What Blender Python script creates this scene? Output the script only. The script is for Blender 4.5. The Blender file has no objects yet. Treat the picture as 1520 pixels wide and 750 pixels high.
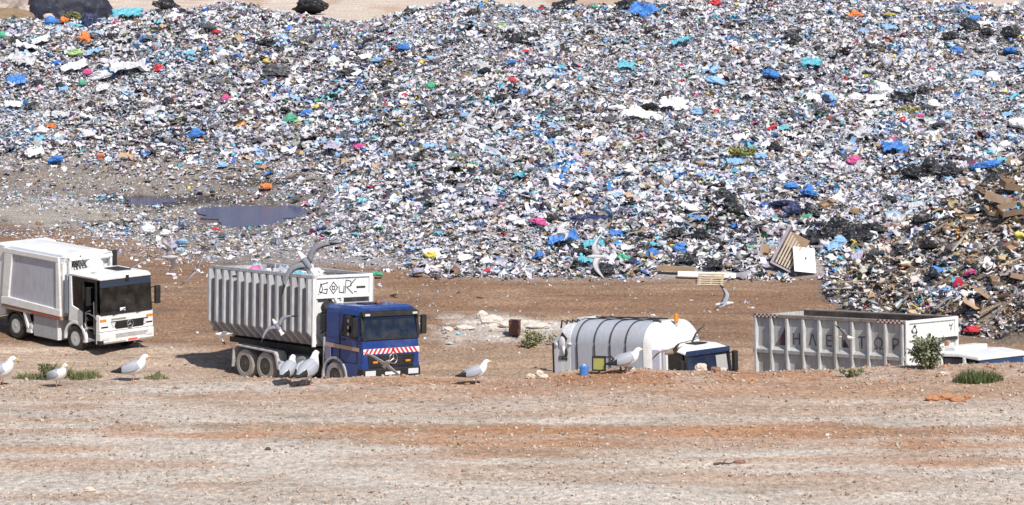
import bpy, bmesh, math, random
import numpy as np
from mathutils import Vector, Matrix
R = math.radians
rng = np.random.default_rng(7)
random.seed(7)
scene = bpy.context.scene
COL = scene.collection

# ------------------------------------------------------------------ camera, sky, sun, exposure
F_PX, PITCH = 4600.0, R(7.7)
cam_d = bpy.data.cameras.new('camera'); cam = bpy.data.objects.new('camera', cam_d); COL.objects.link(cam)
cam_d.sensor_width = 36; cam_d.sensor_fit = 'HORIZONTAL'; cam_d.lens = 36 * F_PX / 1520
cam_d.clip_start = 1; cam_d.clip_end = 8000
cam.location = (0, 0, 0); cam.rotation_euler = (R(90) - PITCH, 0, 0)
scene.camera = cam
SUN_EL, SUN_AZ = R(50), R(60)          # azimuth measured from +X towards the camera side (-Y)
sdir = Vector((math.cos(SUN_EL) * math.cos(SUN_AZ), -math.cos(SUN_EL) * math.sin(SUN_AZ), math.sin(SUN_EL)))
world = bpy.data.worlds.new('World'); scene.world = world; world.use_nodes = True
nt = world.node_tree; bg = nt.nodes['Background']
sky = nt.nodes.new('ShaderNodeTexSky'); sky.sky_type = 'NISHITA'; sky.sun_disc = False
sky.sun_elevation = SUN_EL; sky.sun_rotation = math.atan2(sdir.x, sdir.y)
nt.links.new(sky.outputs[0], bg.inputs[0]); bg.inputs[1].default_value = 0.09
sl = bpy.data.lights.new('sun', 'SUN'); sl.energy = 4.6; sl.angle = R(0.5); sl.color = (1, .95, .88)
so = bpy.data.objects.new('sun', sl); COL.objects.link(so)
so.rotation_euler = (-sdir).to_track_quat('-Z', 'Y').to_euler(); so.location = (60, -40, 80)
vs = scene.view_settings; vs.view_transform = 'Standard'; vs.look = 'None'; vs.exposure = 0.22; vs.gamma = 1
vs.use_curve_mapping = False

# ------------------------------------------------------------------ projection helpers (numbers only)
cP, sP = math.cos(PITCH), math.sin(PITCH)
def uv_of(x, y, z):
    zc = y * cP - z * sP
    return 760 + F_PX * x / zc, 375 - F_PX * (y * sP + z * cP) / zc
def at(u, v, y):
    """point on the photo ray (u, v) at world distance y"""
    a = (u - 760) / F_PX; b = (375 - v) / F_PX
    d = (a, cP + b * sP, -sP + b * cP)
    k = y / d[1]
    return Vector((a * k, y, d[2] * k))

# ------------------------------------------------------------------ numpy noise
def _hash(ix, iy, seed):
    h = (ix.astype(np.int64) * 374761393 + iy.astype(np.int64) * 668265263 + seed * 1442695041) & 0xffffffff
    h = ((h ^ (h >> 13)) * 1274126177) & 0xffffffff
    h = (h ^ (h >> 16)) & 0xffffff
    return h / float(0xffffff)
def vnoise(x, y, seed=0):
    ix = np.floor(x); iy = np.floor(y); fx = x - ix; fy = y - iy
    fx = fx * fx * (3 - 2 * fx); fy = fy * fy * (3 - 2 * fy)
    a = _hash(ix, iy, seed); b = _hash(ix + 1, iy, seed); c = _hash(ix, iy + 1, seed); d = _hash(ix + 1, iy + 1, seed)
    return (a + (b - a) * fx) * (1 - fy) + (c + (d - c) * fx) * fy
def fbm(x, y, seed=0, oct=3):
    s = 0; a = .5; t = 0
    for o in range(oct):
        s = s + a * vnoise(x * 2 ** o, y * 2 ** o, seed + o * 17); t += a; a *= .5
    return s / t * 2 - 1
def sstep(a, b, x):
    t = np.clip((x - a) / (b - a), 0, 1); return t * t * (3 - 2 * t)

# ------------------------------------------------------------------ poses of the four lorries (position of the front axle, heading right and towards the camera)
def rotm(a, p, r):
    a, p, r = R(a), R(p), R(r)
    return (Matrix.Rotation(-a, 3, 'Z') @ Matrix.Rotation(-p, 3, 'Y') @ Matrix.Rotation(r, 3, 'X'))
POSE = {'A': (Vector((-15.24, 113.77, -18.87)), rotm(44.7, -1.0, -.3), -.10),
        'B': (Vector((-5.05, 103.79, -18.68)), rotm(49, 2.5, -3.3), -.06),
        'C': (Vector((5.0, 95.0, -18.3)), rotm(40, 4.5, -2.6), -.05),
        'D': (Vector((14.12, 94.88, -18.19)), rotm(46.6, 4.4, -2.6), -.05)}

# ------------------------------------------------------------------ the terrain as a height function
RIMU = [-400, 0, 300, 500, 640, 700, 760, 820, 850, 1000, 1100, 1250, 1400, 1520, 1900]
RIMV = [568, 568, 566, 564, 563, 563, 563, 560, 556, 554, 555, 551, 547, 541, 539]
FLOOR = -18.75
def height(x, y, detail=True):
    x = np.asarray(x, float); y = np.asarray(y, float)
    t = 760 + F_PX * x / np.maximum(y * 1.0 + 1.2, 20)
    # foreground shelf with its rim
    tr = 760 + F_PX * x / 59.0
    vr = np.interp(tr, RIMU, RIMV) + 2.2 * fbm(x * .9, x * 0 + 3, 5, 3)
    zr = -58.0 * np.tan(PITCH + np.arctan((vr - 375) / F_PX))
    shelf = -10.0 + (zr + 10.0) * sstep(51, 58, y) + .05 * fbm(x * .5, y * .25, 11)
    # pit floor
    fl = FLOOR + .12 * fbm(x * .12, y * .12, 21)
    for k, (p, m, zg) in POSE.items():
        n = m @ Vector((0, 0, 1)); c = p + m @ Vector((-2, 0, zg))
        pl = c.z - (n.x * (x - c.x) + n.y * (y - c.y)) / n.z
        w = np.exp(-(((x - c.x) / 5.5) ** 2 + ((y - c.y) / 5.5) ** 2) ** 1.5)
        fl = fl * (1 - w) + pl * w
    if detail:   # ruts along the haul road
        yy = y + .9 * fbm(x * .06, y * 0 + 9, 31, 2) + .05 * x
        rut = np.sin(yy * 4.1) * .045 + np.sin(yy * 2.3 + 1) * .05 + .06 * fbm(x * .7, yy * 2.5, 41, 3)
        fl = fl + rut * sstep(88, 104, y) * (1 - sstep(126, 132, y))
    z = np.where(y < 58, shelf, shelf + (fl - shelf) * sstep(58, 71, y))
    # rubbish slope: a left and a right profile
    k = sstep(360, 760, t + 40 * fbm(y * .05, y * 0, 51, 2))
    yl = [0, 161, 176, 190, 196, 204]; zl = [FLOOR, FLOOR, -15.9, -12.2, -11.6, -12.4]
    yr = [0, 129, 132, 137, 150, 170, 184, 189, 198]; zr2 = [FLOOR, FLOOR, -18.0, -17.0, -15.5, -12.7, -10.45, -10.25, -12.2]
    vtop = np.interp(t, [-200, 0, 60, 130, 200, 330, 420, 480, 600, 700, 800, 900, 1000, 1200, 1500, 1700],
                     [40, 38, 36, 35, 22, 12, 24, 29, 13, 0, 21, 17, 5, -4, 13, 14])
    hl = np.interp(y, yl, zl); hr = np.interp(y, yr, zr2)
    # scale each profile so that its crest meets the skyline of the heap
    cl = -196 * np.tan(PITCH + np.arctan((vtop - 375) / F_PX)); cr = -189 * np.tan(PITCH + np.arctan((vtop - 375) / F_PX))
    hl = FLOOR + (hl - FLOOR) * (cl - FLOOR) / (-11.6 - FLOOR); hr = FLOOR + (hr - FLOOR) * (cr - FLOOR) / (-10.25 - FLOOR)
    hill = hl * (1 - k) + hr * k
    on = sstep(.1, 1.6, hill - FLOOR)
    if detail:
        hill = hill + on * (.50 * fbm(x * .22, y * .22, 61, 3) + .22 * fbm(x * .8, y * .8, 71, 2) * sstep(205, 195, y))
    z = np.maximum(z, np.where(y > 125, z + (hill - FLOOR), z))
    # the nearer heap on the right
    d = np.sqrt(((x - 23.5) / 10.4) ** 2 + ((y - 125.5) / 13.5) ** 2) + .10 * fbm(x * .3, y * .3, 81)
    heap = 7.1 * np.clip(1.02 - d, 0, 2) ** .93
    if detail: heap = heap + sstep(0, .6, heap) * .35 * fbm(x * .6, y * .6, 85, 3)
    z = np.where(heap > 0, np.maximum(z, FLOOR + heap), z)
    # plateau beyond the heap
    far = np.interp(y, [200, 215, 260, 320, 600, 3000], [-12.9, -12.6, -11.0, -8.5, -5, 0]) + .25 * fbm(x * .1, y * .1, 91)
    z = z * (1 - sstep(198, 212, y)) + far * sstep(198, 212, y)
    # hollow under the puddles
    for (px, py, rx, ry) in PUD:
        q = ((x - px) / (rx * 1.25)) ** 2 + ((y - py) / (ry * 1.25)) ** 2
        wq = 1 - sstep(.5, 1.3, q)
        z = z * (1 - wq) + (FLOOR - .16) * wq
    return z
def pud(u, v, wu, hv):
    th = PITCH + math.atan((v - 375) / F_PX); y = -FLOOR / math.tan(th)
    y1 = -FLOOR / math.tan(PITCH + math.atan((v - hv - 375) / F_PX))
    return ((u - 760) / F_PX * (y + 1.2), y, wu / F_PX * (y + 1.2), y1 - y)
PUD = [pud(378, 316, 84, 15), pud(222, 296, 38, 6)]
def ground_at(u, v, y0=40, y1=260):
    """first terrain point seen along the photo ray"""
    ys = np.arange(y0, y1, .05)
    a = (u - 760) / F_PX; b = (375 - v) / F_PX
    k = ys / (cP + b * sP); xs = a * k; zs = (-sP + b * cP) * k
    g = height(xs, ys)
    i = int(np.argmax(g >= zs)) if (g >= zs).any() else int(np.argmax((g - zs) / ys))
    return Vector((float(xs[i]), float(ys[i]), float(g[i])))
def gz(x, y): return float(height(np.array([x]), np.array([y]))[0])

# ------------------------------------------------------------------ materials
MATS = {}
def nodes(m):
    m.use_nodes = True; return m.node_tree.nodes, m.node_tree.links, m.node_tree.nodes['Principled BSDF']
def mat(name, c, rough=.6, metal=0., dirt=.25, dscale=3., dcol=(.30, .23, .17), bump=.0, spec=.4, coat=0., streak=False):
    if name in MATS: return MATS[name]
    m = bpy.data.materials.new(name); N, L, b = nodes(m)
    b.inputs['Roughness'].default_value = rough; b.inputs['Metallic'].default_value = metal
    b.inputs['Specular IOR Level'].default_value = spec; b.inputs['Coat Weight'].default_value = coat
    tc = N.new('ShaderNodeTexCoord'); nz = N.new('ShaderNodeTexNoise'); nz.inputs['Scale'].default_value = dscale
    nz.inputs['Detail'].default_value = 8; nz.inputs['Roughness'].default_value = .65
    src = tc.outputs['Object']
    if streak:
        mp = N.new('ShaderNodeMapping'); mp.inputs['Scale'].default_value = (1, 1, .22); L.new(src, mp.inputs[0]); src = mp.outputs[0]
    L.new(src, nz.inputs[0])
    rp = N.new('ShaderNodeValToRGB'); rp.color_ramp.elements[0].position = .45; rp.color_ramp.elements[1].position = .75
    rp.color_ramp.elements[0].color = (0, 0, 0, 1); rp.color_ramp.elements[1].color = (dirt,) * 3 + (1,)
    L.new(nz.outputs['Fac'], rp.inputs[0])
    mx = N.new('ShaderNodeMix'); mx.data_type = 'RGBA'; mx.inputs[6].default_value = c + (1,); mx.inputs[7].default_value = dcol + (1,)
    L.new(rp.outputs[0], mx.inputs[0]); L.new(mx.outputs[2], b.inputs['Base Color'])
    n3 = N.new('ShaderNodeTexNoise'); n3.inputs['Scale'].default_value = dscale * 7; n3.inputs['Detail'].default_value = 5; L.new(src, n3.inputs[0])
    r3 = N.new('ShaderNodeMapRange'); r3.inputs[1].default_value = .3; r3.inputs[2].default_value = .7; r3.inputs[3].default_value = 1 - .35 * dirt; r3.inputs[4].default_value = 1.0 + .1 * dirt; L.new(n3.outputs['Fac'], r3.inputs[0])
    m3_ = N.new('ShaderNodeMix'); m3_.data_type = 'RGBA'; m3_.blend_type = 'MULTIPLY'; m3_.inputs[0].default_value = 1; L.new(mx.outputs[2], m3_.inputs[6]); L.new(r3.outputs[0], m3_.inputs[7]); L.new(m3_.outputs[2], b.inputs['Base Color'])
    if bump:
        bp = N.new('ShaderNodeBump'); bp.inputs['Strength'].default_value = bump; bp.inputs['Distance'].default_value = .03
        n2 = N.new('ShaderNodeTexNoise'); n2.inputs['Scale'].default_value = dscale * 4; n2.inputs['Detail'].default_value = 6
        L.new(tc.outputs['Object'], n2.inputs[0]); L.new(n2.outputs['Fac'], bp.inputs['Height']); L.new(bp.outputs[0], b.inputs['Normal'])
    MATS[name] = m; return m
def attr_mat(name, rough=.55, spec=.4, var=.25, scale=8, bump=.0):
    m = bpy.data.materials.new(name); N, L, b = nodes(m)
    at_ = N.new('ShaderNodeAttribute'); at_.attribute_name = 'col'
    tc = N.new('ShaderNodeTexCoord'); nz = N.new('ShaderNodeTexNoise'); nz.inputs['Scale'].default_value = scale; nz.inputs['Detail'].default_value = 4
    L.new(tc.outputs['Object'], nz.inputs[0])
    mr = N.new('ShaderNodeMapRange'); mr.inputs[3].default_value = 1 - var; mr.inputs[4].default_value = 1 + var
    mr.inputs[1].default_value = .25; mr.inputs[2].default_value = .75
    L.new(nz.outputs['Fac'], mr.inputs[0])
    mx = N.new('ShaderNodeMix'); mx.data_type = 'RGBA'; mx.blend_type = 'MULTIPLY'; mx.inputs[0].default_value = 1
    L.new(at_.outputs['Color'], mx.inputs[6]); L.new(mr.outputs[0], mx.inputs[7]); L.new(mx.outputs[2], b.inputs['Base Color'])
    b.inputs['Roughness'].default_value = rough; b.inputs['Specular IOR Level'].default_value = spec
    return m
def ground_mat():
    m = bpy.data.materials.new('soil'); N, L, b = nodes(m)
    b.inputs['Roughness'].default_value = .95; b.inputs['Specular IOR Level'].default_value = .15
    at_ = N.new('ShaderNodeAttribute'); at_.attribute_name = 'col'
    tc = N.new('ShaderNodeTexCoord')
    def noise(scale, sx=1., sy=1., det=6, rg=.6):
        mp = N.new('ShaderNodeMapping'); mp.inputs['Scale'].default_value = (sx, sy, 1); L.new(tc.outputs['Object'], mp.inputs[0])
        n = N.new('ShaderNodeTexNoise'); n.inputs['Scale'].default_value = scale; n.inputs['Detail'].default_value = det
        n.inputs['Roughness'].default_value = rg; L.new(mp.outputs[0], n.inputs[0]); return n
    def rng_(n, lo, hi, a=.3, c=.7):
        r = N.new('ShaderNodeMapRange'); r.inputs[1].default_value = a; r.inputs[2].default_value = c
        r.inputs[3].default_value = lo; r.inputs[4].default_value = hi; L.new(n.outputs['Fac'], r.inputs[0]); return r
    col = at_.outputs['Color']
    for n, lo, hi in ((noise(9, 1, .6), .62, 1.38), (noise(.8, .5, 1.4), .82, 1.16), (noise(34, 1, .7, 3), .66, 1.34)):
        r = rng_(n, lo, hi); mx = N.new('ShaderNodeMix'); mx.data_type = 'RGBA'; mx.blend_type = 'MULTIPLY'; mx.inputs[0].default_value = 1
        L.new(col, mx.inputs[6]); L.new(r.outputs[0], mx.inputs[7]); col = mx.outputs[2]
    L.new(col, b.inputs['Base Color'])
    bp = N.new('ShaderNodeBump'); bp.inputs['Strength'].default_value = .8; bp.inputs['Distance'].default_value = .06
    n3 = noise(7, 1, 1, 8, .7); L.new(n3.outputs['Fac'], bp.inputs['Height']); L.new(bp.outputs[0], b.inputs['Normal'])
    return m

# ------------------------------------------------------------------ object helpers
def tag(o, label=None, cat=None, group=None, kind=None):
    if label: o['label'] = label
    if cat: o['category'] = cat
    if group: o['group'] = group
    if kind: o['kind'] = kind
    return o
def empty(name, loc, rot=None):
    o = bpy.data.objects.new(name, None); COL.objects.link(o); o.location = loc; o.empty_display_size = .3
    if rot is not None: o.rotation_euler = rot.to_euler()
    return o
def link(name, me, m=None, parent=None):
    o = bpy.data.objects.new(name, me); COL.objects.link(o)
    if m is not None: me.materials.append(m)
    if parent is not None: o.parent = parent
    return o
class MB:
    def __init__(s): s.bm = bmesh.new()
    def poly_prism(s, pts, axis, a, b_):
        """extrude a 2D polygon along axis; pts are (x,z) for 'y', (y,z) for 'x', (x,y) for 'z'"""
        def P(p, t): return {'y': (p[0], t, p[1]), 'x': (t, p[0], p[1]), 'z': (p[0], p[1], t)}[axis]
        A = [s.bm.verts.new(P(p, a)) for p in pts]; B = [s.bm.verts.new(P(p, b_)) for p in pts]
        n = len(pts); s.bm.faces.new(A); s.bm.faces.new(B[::-1])
        for i in range(n): s.bm.faces.new((A[i], B[i], B[(i + 1) % n], A[(i + 1) % n]))
        return s
    def box(s, x0, x1, y0, y1, z0, z1): return s.poly_prism([(x0, y0), (x1, y0), (x1, y1), (x0, y1)], 'z', z0, z1)
    def hexa(s, p):
        v = [s.bm.verts.new(q) for q in p]
        for f in ((0, 3, 2, 1), (4, 5, 6, 7), (0, 1, 5, 4), (1, 2, 6, 5), (2, 3, 7, 6), (3, 0, 4, 7)): s.bm.faces.new([v[i] for i in f])
        return s
    def slab(s, p, t):
        """a quad p thickened along its normal by t"""
        p = [Vector(q) for q in p]; n = (p[1] - p[0]).cross(p[2] - p[0]).normalized() * t
        return s.hexa([*p, *[q + n for q in p]])
    def tube(s, path, r, n=8, cap=True):
        path = [Vector(p) for p in path]; rings = []
        rs = r if isinstance(r, (list, tuple)) else [r] * len(path)
        for i, p in enumerate(path):
            t = (path[min(i + 1, len(path) - 1)] - path[max(i - 1, 0)]).normalized()
            u = t.cross(Vector((0, 0, 1)));
            if u.length < .05: u = t.cross(Vector((0, 1, 0)))
            u.normalize(); w = t.cross(u)
            rings.append([s.bm.verts.new(p + (u * math.cos(a) + w * math.sin(a)) * rs[i]) for a in [2 * math.pi * k / n for k in range(n)]])
        for A, B in zip(rings, rings[1:]):
            for k in range(n): s.bm.faces.new((A[k], A[(k + 1) % n], B[(k + 1) % n], B[k]))
        if cap: s.bm.faces.new(rings[0][::-1]); s.bm.faces.new(rings[-1])
        return s
    def loft(s, secs, cap=True):
        rings = [[s.bm.verts.new(p) for p in sec] for sec in secs]; n = len(rings[0])
        for A, B in zip(rings, rings[1:]):
            for k in range(n): s.bm.faces.new((A[k], A[(k + 1) % n], B[(k + 1) % n], B[k]))
        if cap: s.bm.faces.new(rings[0][::-1]); s.bm.faces.new(rings[-1])
        return s
    def lathe(s, prof, cx, cy, cz, n=28):
        """profile (radius, y) around the Y axis"""
        rings = [[s.bm.verts.new((cx + r * math.cos(a), cy + y, cz + r * math.sin(a))) for a in [2 * math.pi * k / n for k in range(n)]] for r, y in prof]
        for A, B in zip(rings, rings[1:]):
            for k in range(n): s.bm.faces.new((A[k], A[(k + 1) % n], B[(k + 1) % n], B[k]))
        s.bm.faces.new(rings[0][::-1]); s.bm.faces.new(rings[-1]); return s
    def ell(s, c, r, sub=2):
        m = Matrix.Translation(c) @ Matrix.Diagonal((*r, 1)); bmesh.ops.create_icosphere(s.bm, subdivisions=sub, radius=1, matrix=m); return s
    def mesh(s, name):
        bmesh.ops.recalc_face_normals(s.bm, faces=s.bm.faces); me = bpy.data.meshes.new(name); s.bm.to_mesh(me); s.bm.free(); return me
    def build(s, name, m, parent=None, bevel=0., smooth=False):
        me = s.mesh(name); o = link(name, me, m, parent)
        if smooth: me.shade_smooth()
        if bevel:
            b = o.modifiers.new('bevel', 'BEVEL'); b.width = bevel; b.segments = 2; b.limit_method = 'ANGLE'; b.angle_limit = R(40)
        return o
def arch(m, cx, cz, r0, r1, y0, y1, a0=0, a1=180, n=12):
    A = [R(a0 + (a1 - a0) * k / n) for k in range(n + 1)]
    pts = [(cx + r1 * math.cos(a), cz + r1 * math.sin(a)) for a in A] + [(cx + r0 * math.cos(a), cz + r0 * math.sin(a)) for a in A[::-1]]
    return m.poly_prism(pts, 'y', y0, y1)
def text_part(s, size, parent, mtx, m, name='lettering', shear=0.):
    c = bpy.data.curves.new('txt', 'FONT'); c.body = s; c.size = size; c.extrude = .006; c.align_x = 'CENTER'; c.shear = shear
    to = bpy.data.objects.new('txt', c); COL.objects.link(to)
    dg = bpy.context.evaluated_depsgraph_get(); me = bpy.data.meshes.new_from_object(to.evaluated_get(dg))
    bpy.data.objects.remove(to); me.transform(mtx); me.name = name
    me.materials.clear()
    return link(name, me, m, parent)
# a frame whose text runs along +X' and faces outward
def frame(o, xdir, up, flip=1):
    x = Vector(xdir).normalized(); y = Vector(up).normalized(); z = x.cross(y)
    return Matrix(((x.x, y.x, z.x, o[0]), (x.y, y.y, z.y, o[1]), (x.z, y.z, z.z, o[2]), (0, 0, 0, 1)))
def np_mesh(name, V, Floops, Fsizes, C=None, smooth=False):
    me = bpy.data.meshes.new(name); me.vertices.add(len(V)); me.vertices.foreach_set('co', V.astype(np.float32).ravel())
    me.loops.add(len(Floops)); me.loops.foreach_set('vertex_index', Floops.astype(np.int32))
    st = np.concatenate([[0], np.cumsum(Fsizes)[:-1]]).astype(np.int32)
    me.polygons.add(len(Fsizes)); me.polygons.foreach_set('loop_start', st)
    me.update(calc_edges=True)
    if C is not None:
        a = me.color_attributes.new('col', 'FLOAT_COLOR', 'POINT')
        a.data.foreach_set('color', np.concatenate([C, np.ones((len(C), 1))], 1).astype(np.float32).ravel())
    if smooth: me.shade_smooth()
    return me

# ------------------------------------------------------------------ GROUND
def axis(lo, hi, fine_lo, fine_hi, step, n=14):
    mid = np.arange(fine_lo, fine_hi + 1e-6, step)
    a = fine_lo - np.geomspace(step, fine_lo - lo, n)[::-1]; b = fine_hi + np.geomspace(step, hi - fine_hi, n)
    return np.concatenate([a, mid, b])
gx = axis(-2500, 2500, -34, 34, .2)
gy = np.concatenate([axis(-400, 44.2, 36, 44, .2, 10)[:-10], np.arange(44.2, 60, .14), np.arange(60, 88, .5), np.arange(88, 215, .2), 215 + np.geomspace(.3, 4000, 40)])
GX, GY = np.meshgrid(gx, gy); GZ = height(GX, GY)
U, Vv = uv_of(GX, np.maximum(GY, 20), GZ)
def mixc(A, c, w): return A * (1 - w[..., None]) + np.array(c) * w[..., None]
def ell_mask(u, v, ru, rv, seed, rough=.6):
    q = np.sqrt(((U - u) / ru) ** 2 + ((Vv - v) / rv) ** 2) + rough * fbm(GX * .9, GY * .35, seed, 4)
    return 1 - sstep(.6, 1.15, q)
pale, orange, brown = (.50, .44, .385), (.38, .20, .11), (.235, .145, .095)
Cg = np.zeros(GX.shape + (3,)) + np.array(brown)
n1 = fbm(GX * .18, GY * .5, 101, 4)
# haul road, pit floor
Cg = mixc(Cg, (.30, .205, .14), sstep(-.1, .5, n1) * .8)
Cg = mixc(Cg, (.17, .11, .08), sstep(.15, .5, fbm(GX * .25, GY * .9, 111, 3)) * .6)
Cg = mixc(Cg, (.46, .38, .31), sstep(345, 250, U - (Vv - 520) * 1.0) * sstep(505, 522, Vv) * (GY > 70))
Cg = mixc(Cg, (.36, .26, .19), sstep(505, 530, Vv) * (GY > 70) * .7)
rub = np.clip(ell_mask(735, 494, 125, 24, 121), 0, 1) * (GY > 75)
Cg = mixc(Cg, (.43, .37, .32), rub)
Cg = mixc(Cg, (.62, .57, .51), ell_mask(755, 482, 90, 9, 123) * (GY > 75) * .9)
# under the rubbish
vb = np.interp(U, [-200, 0, 130, 260, 330, 600, 650, 1230, 1600], [330, 330, 345, 372, 392, 402, 414, 414, 416])
under = sstep(6, -10, Vv - vb + 7 * fbm(GX * .4, GY * .4, 131)) * (GY > 100)
heapm = ((((GX - 23.5) / 10.4) ** 2 + ((GY - 125.5) / 13.5) ** 2) < 1.1)
under = np.maximum(under, heapm * 1.)
Cg = mixc(Cg, (.30, .275, .27), under)
left = sstep(560, 330, U) * sstep(190, 260, Vv) * (GY > 100) * (Vv < 420)
Cg = mixc(Cg, (.19, .15, .12), heapm * 1.)
Cg = mixc(Cg, (.225, .19, .16), left * .9 * under)
Cg = mixc(Cg, (.13, .11, .10), left * under * sstep(.05, .4, fbm(GX * .22, GY * .12, 147, 4)) * .8)
Cg = mixc(Cg, (.40, .36, .31), ell_mask(95, 315, 120, 22, 141) * (GY > 100) * .7)
Cg = mixc(Cg, (.045, .037, .033), np.maximum(ell_mask(250, 300, 120, 14, 143, .9), ell_mask(360, 270, 90, 10, 145, .9)) * (GY > 100) * .85)
# beyond
Cg = mixc(Cg, (.56, .47, .40), sstep(199, 206, GY)); Cg = mixc(Cg, (.42, .29, .21), sstep(199, 206, GY) * sstep(.1, .4, fbm(GX * .3, GY * .1, 151)) * .7)
# foreground shelf
fgm = 1 - sstep(59, 63, GY)
Cf = np.zeros_like(Cg) + np.array(pale)
Cf = mixc(Cf, (.42, .30, .22), sstep(-.1, .45, fbm(GX * .22, GY * 1.1, 161, 4)) * .7)
Cf = mixc(Cf, (.42, .275, .19), sstep(640, 575, Vv) * sstep(150, 800, U) * .55 + 0 * U)
for i, (u, v, ru, rv, w) in enumerate([(560, 633, 420, 7, .75), (330, 646, 190, 5, .8), (1150, 640, 460, 11, .85), (820, 668, 260, 14, .75), (1250, 683, 320, 7, .6), (100, 604, 80, 4, .6),
        (700, 655, 200, 9, .8), (60, 668, 150, 6, .5), (330, 722, 110, 6, .45), (1100, 705, 200, 6, .35), (1000, 575, 330, 14, .5), (560, 584, 200, 8, .4), (1420, 570, 160, 20, .45), (90, 640, 180, 5, .6), (640, 678, 240, 5, .5), (1330, 640, 260, 10, .55), (930, 560, 160, 12, .95), (1130, 556, 120, 8, .8), (1300, 585, 260, 10, .6), (620, 566, 120, 6, .7), (870, 640, 340, 5, .9), (480, 648, 130, 5, .9), (1350, 660, 240, 6, .6), (1000, 652, 420, 16, .6), (400, 592, 300, 6, .5), (200, 690, 200, 8, .4), (1450, 690, 160, 7, .6)]):
    Cf = mixc(Cf, orange if i % 3 else (.37, .23, .145), ell_mask(u, v, ru, rv, 170 + i, .8) * w)
Cf = mixc(Cf, (.54, .49, .44), sstep(.0, .5, fbm(GX * .35, GY * 1.6, 191, 4)) * sstep(630, 700, Vv) * .85)
Cf = mixc(Cf, (.30, .22, .165), sstep(.34, .52, fbm(GX * .8, GY * 2.2, 195, 4)) * .5)
Cg = Cg * (1 - fgm[..., None]) + Cf * fgm[..., None]
nr, nc = GX.shape
idx = np.arange(nr * nc).reshape(nr, nc)
Q = np.stack([idx[:-1, :-1], idx[:-1, 1:], idx[1:, 1:], idx[1:, :-1]], -1).reshape(-1)
me = np_mesh('ground', np.stack([GX, GY, GZ], -1).reshape(-1, 3), Q, np.full(len(Q) // 4, 4), np.clip(Cg, .01, .9).reshape(-1, 3), True)
tag(link('ground', me, ground_mat()), kind='structure')
del GX, GY, GZ, U, Vv, Cg, Cf, Q, idx

# puddles
wm = mat('puddle_water', (.065, .07, .15), .22, dirt=.5, dscale=.4, dcol=(.05, .048, .075), spec=.25)  # blue-violet reflection of the sky is put into the water's base colour
for i, (px, py, rx, ry) in enumerate(PUD):
    m = MB(); pts = []
    for k in range(72):
        a = 2 * math.pi * k / 72; q = 1 + .22 * math.sin(3 * a + i) + .1 * math.sin(7 * a + 2) + .06 * math.sin(13 * a)
        pts.append((px + rx * q * math.cos(a), py + ry * q * math.sin(a)))
    m.poly_prism(pts, 'z', FLOOR - .3, FLOOR - .085)
    tag(m.build('puddle', wm), ['wide shallow puddle of dark water at foot of rubbish slope', 'small dark puddle left of the wide puddle below the rubbish slope'][i], 'puddle', kind='structure')

# ------------------------------------------------------------------ shared paint and metal
WHITE = mat('white_paint', (.80, .80, .79), .38, dirt=.35, dscale=1.6, coat=.15, dcol=(.45, .38, .32))
BODYG = mat('grey_panel_paint', (.47, .48, .54), .42, dirt=.45, dscale=1.4, dcol=(.38, .36, .36), streak=True)
SKIRT = mat('skirt_paint', (.42, .43, .46), .5, dirt=.5, dscale=2.)
BLACK = mat('black_plastic', (.018, .018, .02), .55, dirt=.3, dcol=(.10, .085, .07))
INT = mat('cab_interior', (.012, .013, .016), .7, dirt=.1)
GLASS = mat('window_glass', (.012, .016, .02), .07, dirt=.12, dscale=2, dcol=(.16, .15, .14), spec=.55)
def clear_glass(name, tint, refl):
    m = bpy.data.materials.new(name); N, L, b = nodes(m); N.remove(b); out = N['Material Output']
    tr = N.new('ShaderNodeBsdfTransparent'); tr.inputs[0].default_value = tint + (1,)
    gl = N.new('ShaderNodeBsdfGlossy'); gl.inputs['Roughness'].default_value = .06; gl.inputs[0].default_value = (.85, .92, 1, 1)
    df = N.new('ShaderNodeBsdfDiffuse'); df.inputs[0].default_value = (.30, .27, .24, 1)
    lw = N.new('ShaderNodeFresnel'); lw.inputs[0].default_value = refl
    mx = N.new('ShaderNodeMixShader'); L.new(lw.outputs[0], mx.inputs[0]); L.new(tr.outputs[0], mx.inputs[1]); L.new(gl.outputs[0], mx.inputs[2])
    tc = N.new('ShaderNodeTexCoord'); nz = N.new('ShaderNodeTexNoise'); nz.inputs['Scale'].default_value = 3; nz.inputs['Detail'].default_value = 6; L.new(tc.outputs['Object'], nz.inputs[0])
    mr = N.new('ShaderNodeMapRange'); mr.inputs[1].default_value = .4; mr.inputs[2].default_value = .8; mr.inputs[3].default_value = .01; mr.inputs[4].default_value = .14; L.new(nz.outputs['Fac'], mr.inputs[0])
    m2 = N.new('ShaderNodeMixShader'); L.new(mr.outputs[0], m2.inputs[0]); L.new(mx.outputs[0], m2.inputs[1]); L.new(df.outputs[0], m2.inputs[2]); L.new(m2.outputs[0], out.inputs[0])
    return m
CLEAR = clear_glass('clear_cab_glass', (.42, .46, .47), 1.5); CLEARB = clear_glass('clear_blue_glass', (.30, .38, .50), 1.55)
SEAT = mat('seat_cloth', (.06, .065, .075), .9, dirt=.3)
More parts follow.
